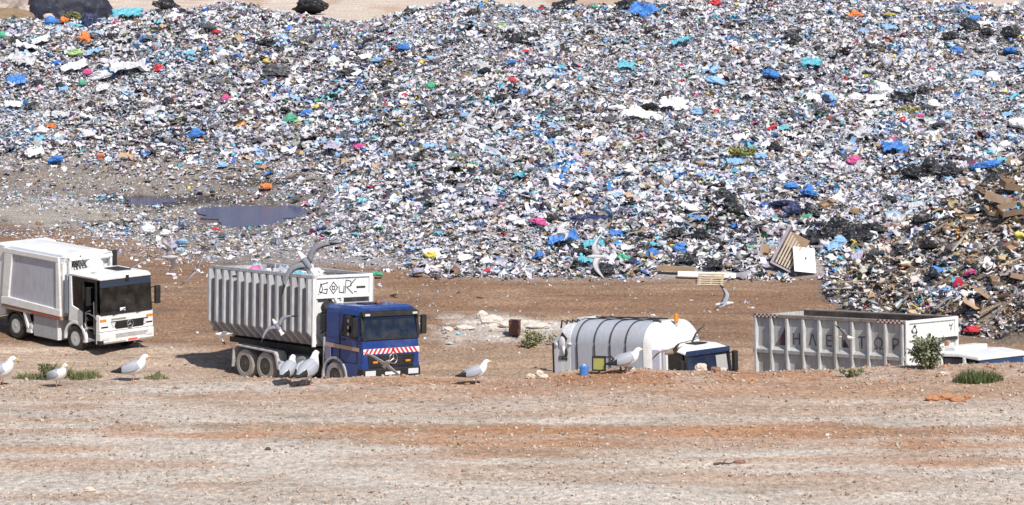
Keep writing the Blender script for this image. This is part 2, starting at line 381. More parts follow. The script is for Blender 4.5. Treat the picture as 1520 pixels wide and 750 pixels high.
def cab_inside(parent, x0, x1, zf, zd, zt, w):
    """dark floor, rear liner, ceiling, dashboard, two seats and a steering wheel"""
    MB().box(x0, x0 + .03, -w, w, zf, zt).build('rear_lining', INT, parent)
    MB().box(x0 + .03, x1, -w, w, zt - .03, zt).build('ceiling_lining', INT, parent)
    MB().box(x0 + .03, x1 - .02, -w, w, zf - .05, zf).build('cab_floor', INT, parent)
    MB().poly_prism([(x1 - .36, zd - .35), (x1 - .02, zd - .35), (x1 - .02, zd + .02), (x1 - .22, zd + .06), (x1 - .36, zd - .05)], 'y', -w, w).build('dashboard', mat('dash_plastic', (.05, .052, .055), .6, dirt=.3), parent, .02)
    for y in (-.62, .62):
        st = MB().poly_prism([(x0 + .08, zd - .40), (x0 + .68, zd - .40), (x0 + .68, zd - .26), (x0 + .28, zd - .22), (x0 + .16, zd + .50), (x0 + .06, zd + .50)], 'y', y - .25, y + .25).build('seat', SEAT, parent, .04)
        MB().box(x0 + .07, x0 + .16, y - .13, y + .13, zd + .54, zd + .74).build('headrest', SEAT, st, .03)
    c = Vector((x1 - .50, .62, zd + .08)); ax = Vector((.55, 0, .83)); u_ = Vector((0, 1, 0)); w_ = ax.cross(u_)
    MB().tube([c + (u_ * math.cos(a) + w_ * math.sin(a)) * .23 for a in [2 * math.pi * k / 20 for k in range(21)]], .02, 6).build('steering_wheel', BLACK, parent)
BGLASS = mat('blue_window_glass', (.012, .02, .05), .08, dirt=.14, dscale=2, dcol=(.12, .14, .17), spec=.6)
BLUE = mat('blue_cab_paint', (.014, .05, .235), .38, dirt=.5, dscale=1.5, coat=.3, dcol=(.12, .14, .20))
STEEL = mat('container_grey_paint', (.46, .47, .50), .55, dirt=.7, dscale=2.2, dcol=(.26, .22, .20), bump=.15, streak=True)
STEEL2 = mat('container_pale_paint', (.53, .535, .53), .6, dirt=.75, dscale=2.2, dcol=(.34, .30, .27), bump=.15, streak=True)
CWHITE = mat('container_white_paint', (.80, .80, .80), .5, dirt=.45, dscale=2., dcol=(.5, .45, .41), streak=True)
DARKST = mat('dark_steel', (.035, .033, .033), .6, dirt=.6, dcol=(.14, .11, .085))
TYRE = mat('tyre_rubber', (.035, .034, .033), .85, dirt=.75, dscale=4, dcol=(.20, .17, .14))
DTYRE = mat('dusty_tyre_rubber', (.40, .37, .33), .95, dirt=.8, dscale=3, dcol=(.27, .235, .20))
RIM = mat('rim_paint', (.62, .62, .61), .5, dirt=.5, dscale=6)
DRIM = mat('dark_rim', (.06, .055, .05), .6, dirt=.6, dcol=(.16, .13, .1))
CHROME = mat('bare_metal', (.38, .38, .39), .35, .7, dirt=.3)
RED = mat('red_paint', (.55, .03, .035), .5, dirt=.15)
AMBER = mat('amber_lens', (.75, .25, .03), .3, dirt=.1)
LAMP = mat('lamp_lens', (.65, .66, .68), .12, dirt=.15, spec=.6)
TAN = mat('tan_stripe', (.55, .36, .26), .5, dirt=.3)
MUD = mat('mudguard_grey', (.48, .48, .48), .6, dirt=.7, dscale=3)
INK = mat('black_paint', (.012, .012, .014), .6, dirt=0)
FADED = mat('faded_grey_paint', (.09, .10, .11), .6, dirt=.4, dcol=(.3, .3, .3))

def wheel(parent, x, y, z, r, w, rim_m, tyre_m, steer=0):
    s = -1 if y < 0 else 1
    prof = [(r * .56, -w / 2 + .02), (r * .60, -w / 2), (r * .88, -w / 2), (r * .965, -w / 2 + .03), (r, -w / 2 + .07), (r, w / 2 - .07), (r * .965, w / 2 - .03), (r * .88, w / 2), (r * .6, w / 2), (r * .56, w / 2 - .02)]
    o = MB().lathe(prof, 0, 0, 0, 36).build('wheel', tyre_m, parent, smooth=False); o.location = (x, y, z)
    m = MB(); f = s * w / 2
    m.lathe([(r * .57, -f * .9), (r * .57, f * .93), (r * .52, f * .93), (r * .45, f * .25), (r * .26, f * .45), (r * .22, f * .9), (r * .10, f * 1.0)][1:], 0, 0, 0, 24)
    for k in range(8):
        a = 2 * math.pi * k / 8; m.ell((r * .33 * math.cos(a), f * .62, r * .33 * math.sin(a)), (r * .045, .035, r * .045), 1)
    rm = m.build('rim', rim_m, o)
    h = MB()
    for k in range(10):
        a = 2 * math.pi * (k + .5) / 10; h.ell((r * .40 * math.cos(a), f * .34, r * .40 * math.sin(a)), (r * .065, .03, r * .065), 2)
    h.build('rim_slots', INT, o)
    return o
def star(parent, x, y, z, r):
    m = MB(); n = 24
    m.tube([(x, y + r * math.cos(2 * math.pi * k / n), z + r * math.sin(2 * math.pi * k / n)) for k in range(n + 1)], r * .11, 6)
    for a in (90, 210, 330):
        e = (x, y + r * math.cos(R(a)), z + r * math.sin(R(a))); m.tube([(x, y, z), e], [r * .2, r * .05], 6)
    return m.build('emblem', CHROME, parent)
def mirror(parent, x, y, z0, z1, w, m_, side):
    m = MB(); m.box(x - .07, x + .07, y - w / 2, y + w / 2, z0, z1)
    o = m.build('mirror', m_, parent, .03)
    a = MB(); yi = y - side * (w / 2 + .18)
    a.tube([(x - .02, yi, z1 - .05), (x - .02, y, z1 - .02)], .02, 6); a.tube([(x - .02, yi, z0 + .06), (x - .02, y, z0 + .03)], .02, 6)
    a.build('mirror_arm', BLACK, o); return o

# ------------------------------------------------------------------ LORRY A: white refuse lorry
p, m3, zg = POSE['A']
A = empty('refuse_truck', p, m3)
tag(A, 'white refuse truck with grey side panels, low glass-fronted cab and open door', 'truck')
W = 1.25
MB().box(-4.9, 1.15, -.45, .45, .38, .85).build('chassis', DARKST, A, .02)
for (x, z) in ((0, .4), (-3.66, .4)):
    for y in (-1.1, 1.1): wheel(A, x, y, z, .5, .30, RIM, TYRE)
# cab
c = MB()
c.loft([[(x, y, z) for (y, z) in ((-1.2, 2.70), (1.2, 2.70), (1.24, 2.78), (1.1, 2.86), (.4, 2.915), (-.4, 2.915), (-1.1, 2.86), (-1.24, 2.78))] for x in (-.42, 1.28)] + [[(1.42, y, z) for (y, z) in ((-1.15, 2.70), (1.15, 2.70), (1.18, 2.74), (1.05, 2.79), (.4, 2.83), (-.4, 2.83), (-1.05, 2.79), (-1.18, 2.74))]])
c.box(-.42, -.36, -1.22, 1.22, .95, 2.70)                                    # rear wall
for s in (-1, 1):
    y0, y1 = (-1.25, -1.18) if s < 0 else (1.18, 1.25)
    c.poly_prism([(-.42, 1.02), (-.36, 1.45), (-.38, 2.70), (-.25, 2.70), (-.19, 1.62), (.46, 1.45), (.46, .85), (.50, .40), (.62, .40), (.62, .30), (.44, .30), (.44, .55), (.36, .8), (.2, .98), (0, 1.05), (-.2, 1.02)][::1], 'y', y0, y1)
    c.box(1.22, 1.36, y0, y1, .34, 1.42)
c.poly_prism([(1.36, .80), (1.455, .80), (1.43, 1.42), (1.36, 1.42)], 'y', -1.25, 1.25)
cab = c.build('cab', WHITE, A, .025)
cab_inside(A, -.35, 1.36, .75, 1.42, 2.70, 1.17)
MB().box(-.34, 1.30, -1.16, 1.16, .45, .69).build('cab_base', INT, A)
MB().box(.50, 1.16, 1.19, 1.24, .40, 1.50).build('far_door', WHITE, A)
MB().slab([(.50, 1.20, 1.50), (1.16, 1.20, 1.50), (1.16, 1.20, 2.60), (.50, 1.20, 2.60)], .01).build('far_door_window', CLEAR, A)
b = MB(); b.poly_prism([(1.30, .34), (1.45, .34), (1.50, .42), (1.50, .74), (1.46, .785), (1.30, .785)], 'y', -1.25, 1.25)
bum = b.build('bumper', WHITE, A, .03)
MB().box(1.50, 1.508, -.55, .95, .55, .70).build('bumper_grille', MUD, bum)
for y in (-1.0, 1.0): MB().box(1.49, 1.512, y - .17, y + .17, .50, .60).build('fog_lamp', LAMP, bum, .01)
MB().box(1.30, 1.515, -1.255, -1.10, .335, .50).build('bumper_corner', BLACK, bum, .02)
MB().slab([(1.455, -1.20, 1.45), (1.455, 1.20, 1.45), (1.37, 1.17, 2.70), (1.37, -1.17, 2.70)], -.008).build('windscreen', CLEAR, A)
for y in (-1.17, 1.13): MB().slab([(1.452, y, 1.43), (1.452, y + .04, 1.43), (1.366, y + .04, 2.70), (1.366, y, 2.70)], -.05).build('windscreen_pillar', BLACK, A)
MB().slab([(1.455, -1.2, 1.42), (1.455, 1.2, 1.42), (1.447, 1.2, 1.52), (1.447, -1.2, 1.52)], .004).build('windscreen_lower_band', BLACK, A)
MB().slab([(1.392, -1.18, 2.44), (1.392, 1.18, 2.44), (1.378, 1.17, 2.70), (1.378, -1.17, 2.70)], .008).build('sun_visor', mat('visor_tint', (.03, .045, .075), .15, dirt=0), A)
MB().box(1.40, 1.425, -.02, .14, 2.60, 2.82).build('camera_housing', BLACK, A, .01)
for s in (-1, 1):
    y = s * 1.215
    MB().slab([(-.18, y - .01 * s, 1.66), (.40, y - .01 * s, 1.50), (.42, y - .01 * s, 2.68), (-.22, y - .01 * s, 2.68)], .008).build('side_window', CLEAR, A)
    d = MB(); d.box(.42, .50, y - .03, y + .03, .40, 2.69); d.box(1.16, 1.24, y - .03, y + .03, .36, 2.69); d.box(.50, 1.16, y - .03, y + .03, 2.60, 2.69)
    d.build('door_frame', BLACK, A, .01)
d = MB(); d.tube([(.62, -1.22, .75), (.62, -1.25, 1.45), (.9, -1.25, 1.55)], .022, 6); d.tube([(1.1, -1.21, .7), (1.1, -1.24, 1.9)], .02, 6)
d.tube([(.62, -1.24, 1.40), (.85, -1.27, 1.44), (1.16, -1.25, 1.36), (1.3, -1.26, 1.22)], .022, 6); d.build('grab_rail', CHROME, A)
d = MB(); d.box(.6, 1.2, -1.18, -.9, .42, .50); d.box(.6, 1.2, -1.17, -.95, .85, .90); d.build('step', MUD, A, .01)
for y, l in ((-.55, 1), (.55, 1)):
    MB().tube([(1.47, y - .1, 1.40), (1.475, y + .16, 1.46), (1.455, y + .5, 1.60)], .014, 6).build('wiper', BLACK, A)
MB().poly_prism([(-.74, 1.16), (1.02, 1.16), (.76, .86), (-.48, .86)], 'x', 1.44, 1.462).build('grille', BLACK, A, .01)
for y in (-.62, .9): MB().poly_prism([(y - .1, 1.12), (y + .1, 1.12), (y + .04, .93), (y - .02, .93)] if y < 0 else [(y - .1, 1.12), (y + .06, 1.12), (y - .02, .93), (y - .12, .93)], 'x', 1.45, 1.472).build('headlight', LAMP, A, .01)
g = MB(); [g.box(1.452, 1.470, -.42, .7, z, z + .02) for z in (.94, 1.02, 1.09)]; g.build('grille_bar', DARKST, A)
star(A, 1.485, .14, 1.01, .14)
MB().box(1.435, 1.447, -.70, -.02, 1.20, 1.265).build('brand_strip', mat('faded_badge', (.28, .29, .24), .5, dirt=.5), A)
for y in (-1.08, 1.08): MB().box(1.40, 1.452, y - .15, y + .15, 1.17, 1.27).build('indicator', AMBER, A, .015)
for y in (-1.02, 1.04): MB().box(1.41, 1.459, y - .16, y + .16, .95, 1.00).build('corner_vent', BLACK, A)
pl = MB().box(1.505, 1.515, -.09, .50, .37, .48).build('number_plate', WHITE, A)
MB().box(1.515, 1.518, .02, .46, .385, .465).build('plate_red_field', mat('plate_red', (.7, .12, .08), .5, dirt=.3), pl)
MB().box(1.44, 1.45, -.30, -.05, 1.52, 1.64).build('windscreen_paper', mat('paper', (.75, .75, .78), .8, dirt=0), A).rotation_euler = (0, 0, 0)
mirror(A, 1.42, 1.47, 1.62, 2.30, .22, BLACK, 1)
mirror(A, .98, -1.40, 1.75, 2.45, .16, BLACK, -1)
MB().box(.15, .95, -.02, .62, 2.91, 2.945).build('roof_hatch', BLACK, A, .01)
MB().box(.55, .75, -.95, -.80, 2.86, 2.905).build('roof_marker', MUD, A)
d = MB(); d.poly_prism([(-.72, 1.25), (-.46, 1.25), (-.44, 2.3), (-.52, 2.72), (-.68, 2.72)], 'y', -1.22, -.9)
d.build('air_intake', mat('intake_blue_grey', (.25, .30, .36), .5, dirt=.3), A, .04)
for y0 in (-1.275, 1.0): arch(MB(), 0, .4, .56, .66, y0, y0 + .275, -6, 186, 16).build('wheel_arch', WHITE, A, .01)
# body
def bsec(x, top=3.30, crown=.17, w=1.22):
    return [(x, -w + .03, 1.1), (x, -w, 1.3), (x, -w, top - .08), (x, -w + .08, top), (x, -w * .5, top + crown * .7), (x, 0, top + crown), (x, w * .5, top + crown * .7), (x, w - .08, top), (x, w, top - .08), (x, w, 1.3), (x, w - .03, 1.1)]
body = MB().loft([bsec(-4.35), bsec(-1.0)]).build('body', BODYG, A, .02)
MB().loft([[(x, -1.16, 3.27 + d_), (x, -.6, 3.435 + d_), (x, 0, 3.485 + d_), (x, .6, 3.435 + d_), (x, 1.16, 3.27 + d_), (x, 0, 3.2)] for x, d_ in ((-4.36, .012), (-.98, .012))]).build('roof_skin', WHITE, body)
f = MB()
for s in (-1, 1):
    y0, y1 = (-1.29, -1.19) if s < 0 else (1.19, 1.29)
    f.poly_prism([(-4.42, 3.12), (-.97, 3.12), (-.97, 3.31), (-4.38, 3.31)], 'y', y0, y1)
    f.poly_prism([(-1.13, 1.38), (-.86, 1.10), (-.95, 3.12), (-1.14, 3.12)], 'y', y0 + .002, y1 - .002)
    f.poly_prism([(-4.52, 1.10), (-4.08, 1.40), (-3.82, 3.12), (-4.30, 3.12)], 'y', y0 + .002, y1 - .002)
    f.poly_prism([(-4.52, 1.16), (-.86, 1.10), (-.86, 1.36), (-4.1, 1.47), (-4.52, 1.42)], 'y', y0 - .012, y1 + .012)
f.build('body_frame', WHITE, A, .02)
f = MB(); [f.poly_prism([(-4.52, 1.0), (-.84, .97), (-.84, 1.095), (-4.52, 1.155)], 'y', *((-1.28, -.9) if s < 0 else (.9, 1.28))) for s in (-1, 1)]; f.build('sill', mat('sill_rust', (.36, .24, .17), .7, dirt=.5), A)
MB().poly_prism([(-2.6, 1.045), (-.86, 1.02), (-.86, 1.085), (-2.6, 1.105)], 'y', -1.292, -1.281).build('reflective_stripe', mat('red_stripe', (.45, .09, .07), .5, dirt=.4), A)
MB().box(-1.0, -.86, -1.15, 1.15, 1.0, 3.1).build('bulkhead', WHITE, A, .02)
for y0 in (-1.2, .6): MB().box(-2.62, -1.15, y0, y0 + .6, .16, .96).build('side_locker', SKIRT, A, .03)
MB().box(-1.16, -1.10, -1.21, -.6, .18, .96).build('locker_edge', WHITE, A)
f = MB(); f.poly_prism([(-3.2, 1.0), (-3.05, 1.0), (-2.85, .42), (-2.98, .42)], 'y', -1.27, -1.05); f.poly_prism([(-3.0, .52), (-2.70, .36), (-2.70, .24), (-3.0, .24)], 'y', -1.25, -1.05); f.build('mudflap_stay', WHITE, A, .02)
MB().ell((-2.78, -1.1, .45), (.16, .16, .22)).build('air_tank', MUD, A, smooth=True)
for y0 in (-1.27, .85): arch(MB(), -3.66, .4, .54, .60, y0, y0 + .42, 5, 175, 14).build('rear_wheel_arch', BLACK, A)
f = MB(); f.loft([[(x, -1.2, z0), (x, -1.2, z1), (x, 1.2, z1), (x, 1.2, z0)] for x, z0, z1 in ((-4.37, .75, 3.38), (-5.0, .6, 3.42), (-5.9, .8, 2.6), (-6.1, .9, 1.6))]); f.build('tailgate', WHITE, A, .03)
f = MB()
for y in (-.95, .15, .95): f.box(-.78, -.66, y - .05, y + .05, 2.4, 3.30); f.slab([(-.86, y - .03, 2.9), (-.86, y + .03, 2.9), (-.68, y + .03, 3.25), (-.68, y - .03, 3.25)], .03)
f.box(-.80, -.64, -1.0, 1.0, 3.18, 3.29); f.tube([(-.98, -1.16, 2.6), (-.85, -1.18, 2.95), (-.78, -1.1, 3.3), (-.78, -.4, 3.38), (-.78, .2, 3.34)], .035, 8)
f.build('hydraulic_frame', WHITE, A, .01)
f = MB()
for k in range(4): f.tube([(-.95, -.9 + k * .12, 2.7), (-.7, -.85 + k * .13, 3.15 + .06 * k), (-.55, -.8 + k * .15, 3.0), (-.5, -.7 + k * .15, 2.7)], .022, 6)
f.build('hydraulic_hose', BLACK, A)
MB().ell((-.62, .12, 2.92), (.26, .42, .30)).build('air_filter', WHITE, A, smooth=True)
MB().box(-.74, -.62, 1.02, 1.2, 2.5, 3.42).build('exhaust_stack', BLACK, A, .03)

# ------------------------------------------------------------------ LORRY B: blue hook-lift lorry
p, m3, zg = POSE['B']
B = empty('hooklift_truck', p, m3)
tag(B, 'blue three-axle truck with red and white striped front carrying a ribbed container', 'truck')
MB().box(-6.6, 1.2, -.45, .45, .62, 1.12).build('chassis', DARKST, B, .02)
f = MB(); f.box(-7.0, -.6, -.55, -.3, 1.06, 1.24); f.box(-7.0, -.6, .3, .55, 1.06, 1.24); f.build('hooklift_rail', DARKST, B)
for (x, r) in ((0, .52), (-3.95, .52), (-5.15, .52)):
    for y in (-1.08, 1.08): wheel(B, x, y, .46, r, .34, DRIM, DTYRE)
for s in (-1, 1):
    f = MB()
    y0, y1 = (-1.30, -.85) if s < 0 else (.85, 1.30)
    f.poly_prism([(-5.86, .30), (-5.80, .95), (-5.6, 1.12), (-3.35, 1.04), (-3.22, .92), (-3.08, .42), (-3.20, .42), (-3.34, .88), (-3.46, .97), (-5.56, 1.05), (-5.72, .92), (-5.80, .30)], 'y', y0, y1)
    f.build('mudguard', MUD, B, .02)
MB().box(-3.18, -2.98, -1.28, -.9, .40, .72).build('mudguard_foot', MUD, B, .02)
f = MB(); f.box(-2.7, -1.7, -1.2, -.62, .42, .98); f.box(-2.6, -1.2, .62, 1.2, .42, .98); f.build('fuel_tank', mat('tank_metal', (.34, .34, .34), .5, .3, dirt=.6), B, .08)
# cab shell
def csec(x, w, zt, zb=.95): return [(x, -w, zb), (x, -w, zt - .45), (x, -w + .05, zt - .12), (x, -w + .16, zt), (x, w - .16, zt), (x, w - .05, zt - .12), (x, w, zt - .45), (x, w, zb)]
c = MB()
c.loft([[(x, -w, .95), (x, -w, 1.80), (x, w, 1.80), (x, w, .95)] for x, w in ((-.56, 1.20), (.95, 1.22), (1.30, 1.20))])
c.loft([[(x, -w + .02, 2.60), (x, -w + .05, zt - .12), (x, -w + .16, zt), (x, w - .16, zt), (x, w - .05, zt - .12), (x, w - .02, 2.60)] for x, w, zt in ((-.56, 1.20, 2.88), (.95, 1.22, 2.90), (1.30, 1.20, 2.84))])
c.box(-.56, -.50, -1.19, 1.19, 1.803, 2.597)
for s_ in (-1, 1):
    y0, y1 = (-1.215, -1.15) if s_ < 0 else (1.15, 1.215)
    c.poly_prism([(-.495, 1.803), (.30, 1.803), (.36, 2.597), (-.495, 2.597)], 'y', y0, y1)
    c.poly_prism([(1.10, 1.803), (1.40, 1.803), (1.28, 2.597), (1.04, 2.597)], 'y', y0, y1)
    c.poly_prism([(.31, 1.803), (1.095, 1.803), (1.11, 1.80), (.30, 1.88)], 'y', y0 + .004, y1 - .004)
cab = c.build('cab', BLUE, B, .02)
cab_inside(B, -.49, 1.40, 1.81, 1.90, 2.59, 1.14)
c = MB(); c.poly_prism([(1.29, .80), (1.47, .80), (1.49, 1.25), (1.44, 1.80), (1.29, 1.80)], 'y', -1.20, 1.20); c.build('front_panel', BLUE, B, .03)
for s in (-1, 1):
    y0, y1 = (-1.235, -1.10) if s < 0 else (1.10, 1.235)
    MB().poly_prism([(.60, .56), (1.47, .56), (1.47, .98), (.50, .98)], 'y', y0, y1).build('lower_cab_panel', BLUE, B, .02)
    MB().poly_prism([(-.56, .62), (-.44, .62), (-.40, .98), (-.56, .98)], 'y', y0, y1).build('lower_cab_panel', BLUE, B, .02)
MB().slab([(1.462, -1.14, 1.86), (1.462, 1.14, 1.86), (1.325, 1.08, 2.60), (1.325, -1.08, 2.60)], -.008).build('windscreen', CLEARB, B)
f = MB(); f.slab([(1.452, -1.21, 1.78), (1.452, 1.21, 1.78), (1.437, 1.21, 1.86), (1.437, -1.21, 1.86)], .03)
for s in (-1, 1): f.slab([(1.455, s * 1.20 - .06, 1.86), (1.455, s * 1.20 + .06, 1.86), (1.305, s * 1.17 + .05, 2.66), (1.305, s * 1.17 - .05, 2.66)], .03)
f.build('windscreen_surround', BLACK, B)
v = MB().poly_prism([(1.27, 2.58), (1.47, 2.56), (1.44, 2.70), (1.28, 2.76)], 'y', -1.20, 1.20).build('sun_visor', BLACK, B, .02)
for y in (-1.02, 1.02): MB().box(1.455, 1.475, y - .10, y + .10, 2.60, 2.67).build('marker_lamp', LAMP, v)
for s in (-1, 1):
    y = s * 1.222
    q = [(.28, y, 1.92), (1.12, y, 1.78), (1.06, y - .03 * s, 2.58), (.34, y - .03 * s, 2.58)]
    MB().slab(q if s < 0 else q[::-1], .008).build('side_window', CLEARB, B)
MB().slab([(-.52, -1.232, 1.46), (1.30, -1.232, 1.40), (1.30, -1.232, 1.52), (-.52, -1.232, 1.60)], .006).build('side_stripe', TAN, B)
MB().slab([(-.50, -1.245, 1.0), (-.22, -1.245, 1.0), (-.22, -1.245, 1.46), (-.50, -1.245, 1.46)], .02).build('side_vent', mat('vent_lilac', (.22, .22, .34), .6, dirt=.3), B)
# striped band, chevrons of red and white
band = MB().slab([(1.487, -1.19, 1.31), (1.487, 1.21, 1.31), (1.474, 1.21, 1.49), (1.474, -1.19, 1.49)], .008).build('striped_band', WHITE, B)
for k in range(13):
    y0 = -1.19 + k * 2.40 / 13; lean = .13 if k < 6.5 else -.13; w_ = .095
    pts = [(max(-1.19, min(1.21, y)), z) for y, z in ((y0 + .02, 1.312), (y0 + .02 + w_, 1.312), (y0 + .02 + w_ + lean, 1.488), (y0 + .02 + lean, 1.488))]
    MB().slab([(1.4965 - (z - 1.31) * .072, y, z) for y, z in pts], .003).build('red_stripe', RED, band)
g = MB(); g.poly_prism([(-1.02, 1.27), (1.02, 1.27), (.95, .86), (-.95, .86)], 'x', 1.472, 1.500); gr = g.build('grille', BLACK, B, .01)
g = MB(); [g.box(1.500, 1.512, -.9, .9, z, z + .025) for z in (.94, 1.04, 1.14, 1.22)]; g.build('grille_bar', DARKST, gr)
star(B, 1.525, .06, 1.13, .17)
for y in (-.70, .70): MB().box(1.50, 1.53, y - .10, y + .10, 1.0, 1.07).build('amber_lamp', AMBER, B, .01)
bm_ = MB(); bm_.poly_prism([(1.20, .42), (1.50, .42), (1.54, .52), (1.54, .80), (1.47, .84), (1.20, .84)], 'y', -1.24, 1.24); bum = bm_.build('bumper', BLACK, B, .03)
for y in (-.92, .92): MB().box(1.53, 1.552, y - .22, y + .22, .58, .76).build('headlight', LAMP, bum, .02)
MB().box(1.54, 1.552, -.30, .34, .60, .70).build('number_plate', WHITE, bum)
for y0 in (-1.28, 1.02): arch(MB(), 0, .46, .60, .68, y0, y0 + .26, -8, 188, 16).build('wheel_arch', MUD, B, .01)
for s in (-1, 1):
    y = s * 1.221
    for q in ((.22, .235, 1.0, 2.72), (1.18, 1.195, 1.0, 2.60)): MB().box(q[0], q[1], y - .012, y + .012, q[2], q[3]).build('door_seam', INT, B)
    MB().box(.22, 1.195, y - .012, y + .012, .985, 1.0).build('door_seam', INT, B)
    MB().box(.30, .50, y - .03, y + .03, 1.72, 1.77).build('door_handle', BLACK, B, .01)
for s in (-1, 1):
    mirror(B, 1.30 if s < 0 else 1.42, s * 1.43, 1.90, 2.55, .20, BLACK, s)
MB().box(.78, .98, -1.46, -1.30, 2.0, 2.6).build('side_mirror', BLACK, B, .04)
d = MB()
for z in (1.98, 2.2, 2.42): d.ell((1.0, -1.475, z), (.05, .02, .07), 1)
d.build('mirror_glint', CHROME, B)
d = MB(); d.tube([(-.74, -1.0, .8), (-.74, -1.0, 2.75), (-.74, -.9, 3.0)], .09, 12); d.build('exhaust_stack', DARKST, B)
d = MB(); d.box(-.95, -.60, -1.18, -.8, 1.95, 2.55); d.ell((-.75, -.95, 2.72), (.24, .30, .26)); d.build('air_filter', BLACK, B, .05)
d = MB(); d.tube([(-.66, -1.18, .75), (-.66, -1.18, 1.75)], .05, 8); d.build('grab_rail', MUD, B)
MB().ell((.55, .15, 2.95), (.10, .10, .10)).build('beacon', mat('beacon_dark', (.25, .10, .05), .4, dirt=.2), B, smooth=True)
d = MB(); d.box(.0, .5, -.35, .35, 2.89, 2.925); d.build('roof_hatch', BLACK, B, .01)
for y in (-.45, .35): MB().tube([(1.475, y, 1.80), (1.47, y + .2, 1.90), (1.43, y + .55, 2.0)], .014, 6).build('wiper', BLACK, B)

LINING = mat('rusted_lining', (.075, .055, .05), .8, dirt=.8, dscale=3, dcol=(.20, .15, .13), bump=.3)
RAILD = mat('scuffed_rail', (.33, .29, .27), .7, dirt=.8, dscale=3, dcol=(.12, .09, .08))
# container on B, base at local (-4.2, 0, 1.28)
def container(pose, off, x0, x1, zb, zt, ribs, m_side, m_front, chamf, rib_w, rib_d, label, rail_z=None, wall_in=None):
    p, m3, zg = pose; off = Vector(off)
    root = empty('roll_off_container', p + m3 @ off, m3); tag(root, label, 'container')
    X = lambda x: x - off.x
    Z = lambda z: z - off.z
    W = 1.22
    for s in (-1, 1):
        w = MB()
        pts = [(s * W, Z(zb + chamf[0])), (s * W, Z(zt)), (s * (W - .05), Z(zt)), (s * (W - .05), Z(zb + chamf[0] + .02)), (s * (W - chamf[1] - .05), Z(zb)), (s * (W - chamf[1]), Z(zb))]
        w.poly_prism(pts, 'x', X(x0), X(x1))
        side = w.build('side_wall', m_side, root)
        r_ = MB(); r_.box(X(x0) - .01, X(x1) + .01, s * W - .07, s * W + .07, Z(zt) - .06, Z(zt) + .06); r_.build('top_rail', RAILD if rail_z else m_side, side, .015)
        if rail_z: MB().poly_prism([(s * W, Z(rail_z) - .06), (s * (W + .08), Z(rail_z) - .05), (s * (W + .09), Z(rail_z) + .06), (s * W, Z(rail_z) + .16)], 'x', X(x0), X(x1)).build('middle_rail', m_side, side)
        for k in range(ribs):
            xc = x0 + .10 + (x1 - x0 - .20) * k / (ribs - 1); a, b2 = rib_w / 2, rib_w / 2 * .6
            top = Z(zt) - .065; kn = Z(zb + chamf[0]); bt = Z(zb) + .02
            rb = MB()
            secs = []
            for (yy, zz, dd) in ((s * W, top, rib_d), (s * W, kn, rib_d), (s * (W - chamf[1] * .9), bt, rib_d * .6)):
                secs.append([(X(xc) - a, yy - .01 * s, zz), (X(xc) - b2, yy + dd * s, zz), (X(xc) + b2, yy + dd * s, zz), (X(xc) + a, yy - .01 * s, zz)])
            rb.loft(secs).build('rib', m_side, side)
    MB().box(X(x0) + .07, X(x1) - .07, W - .085, W - .055, Z(zb + chamf[0] + .05), Z(zt) + (.02 if rail_z else -.30)).build('inner_lining', LINING if rail_z else STEEL, root)
    fr = MB(); fr.box(X(x1) - .06, X(x1), -W + .05, W - .05, Z(zb + .1), Z(zt)); front = fr.build('front_wall', m_front, root)
    fr = MB(); fr.box(X(x1), X(x1) + .06, -W - .07, -W + .08, Z(zb), Z(zt) + .05); fr.box(X(x1), X(x1) + .06, W - .08, W + .07, Z(zb), Z(zt) + .05); fr.box(X(x1), X(x1) + .05, -W + .08, W - .08, Z(zt) - .05, Z(zt) + .05); fr.build('front_frame', m_front, front, .01)
    MB().box(X(x0), X(x0) + .06, -W + .05, W - .05, Z(zb + .1), Z(zt)).build('tail_door', m_side, root)
    MB().box(X(x0), X(x1), -W + chamf[1] + .06, W - chamf[1] - .06, Z(zb), Z(zb) + .06).build('floor', DARKST, root)
    sk = MB(); sk.box(X(x0), X(x1), -.30, -.14, Z(zb) - .12, Z(zb)); sk.box(X(x0), X(x1), .14, .30, Z(zb) - .12, Z(zb)); sk.build('skid', DARKST, root)
    return root, X, Z, front
cb, X, Z, front = container(POSE['B'], (-4.2, 0, 1.28), -7.2, -1.24, 1.36, 3.74, 14, STEEL, CWHITE, (.50, .46), .17, .21,
    'tall grey ribbed container with graffiti on its white front, loaded on blue truck')
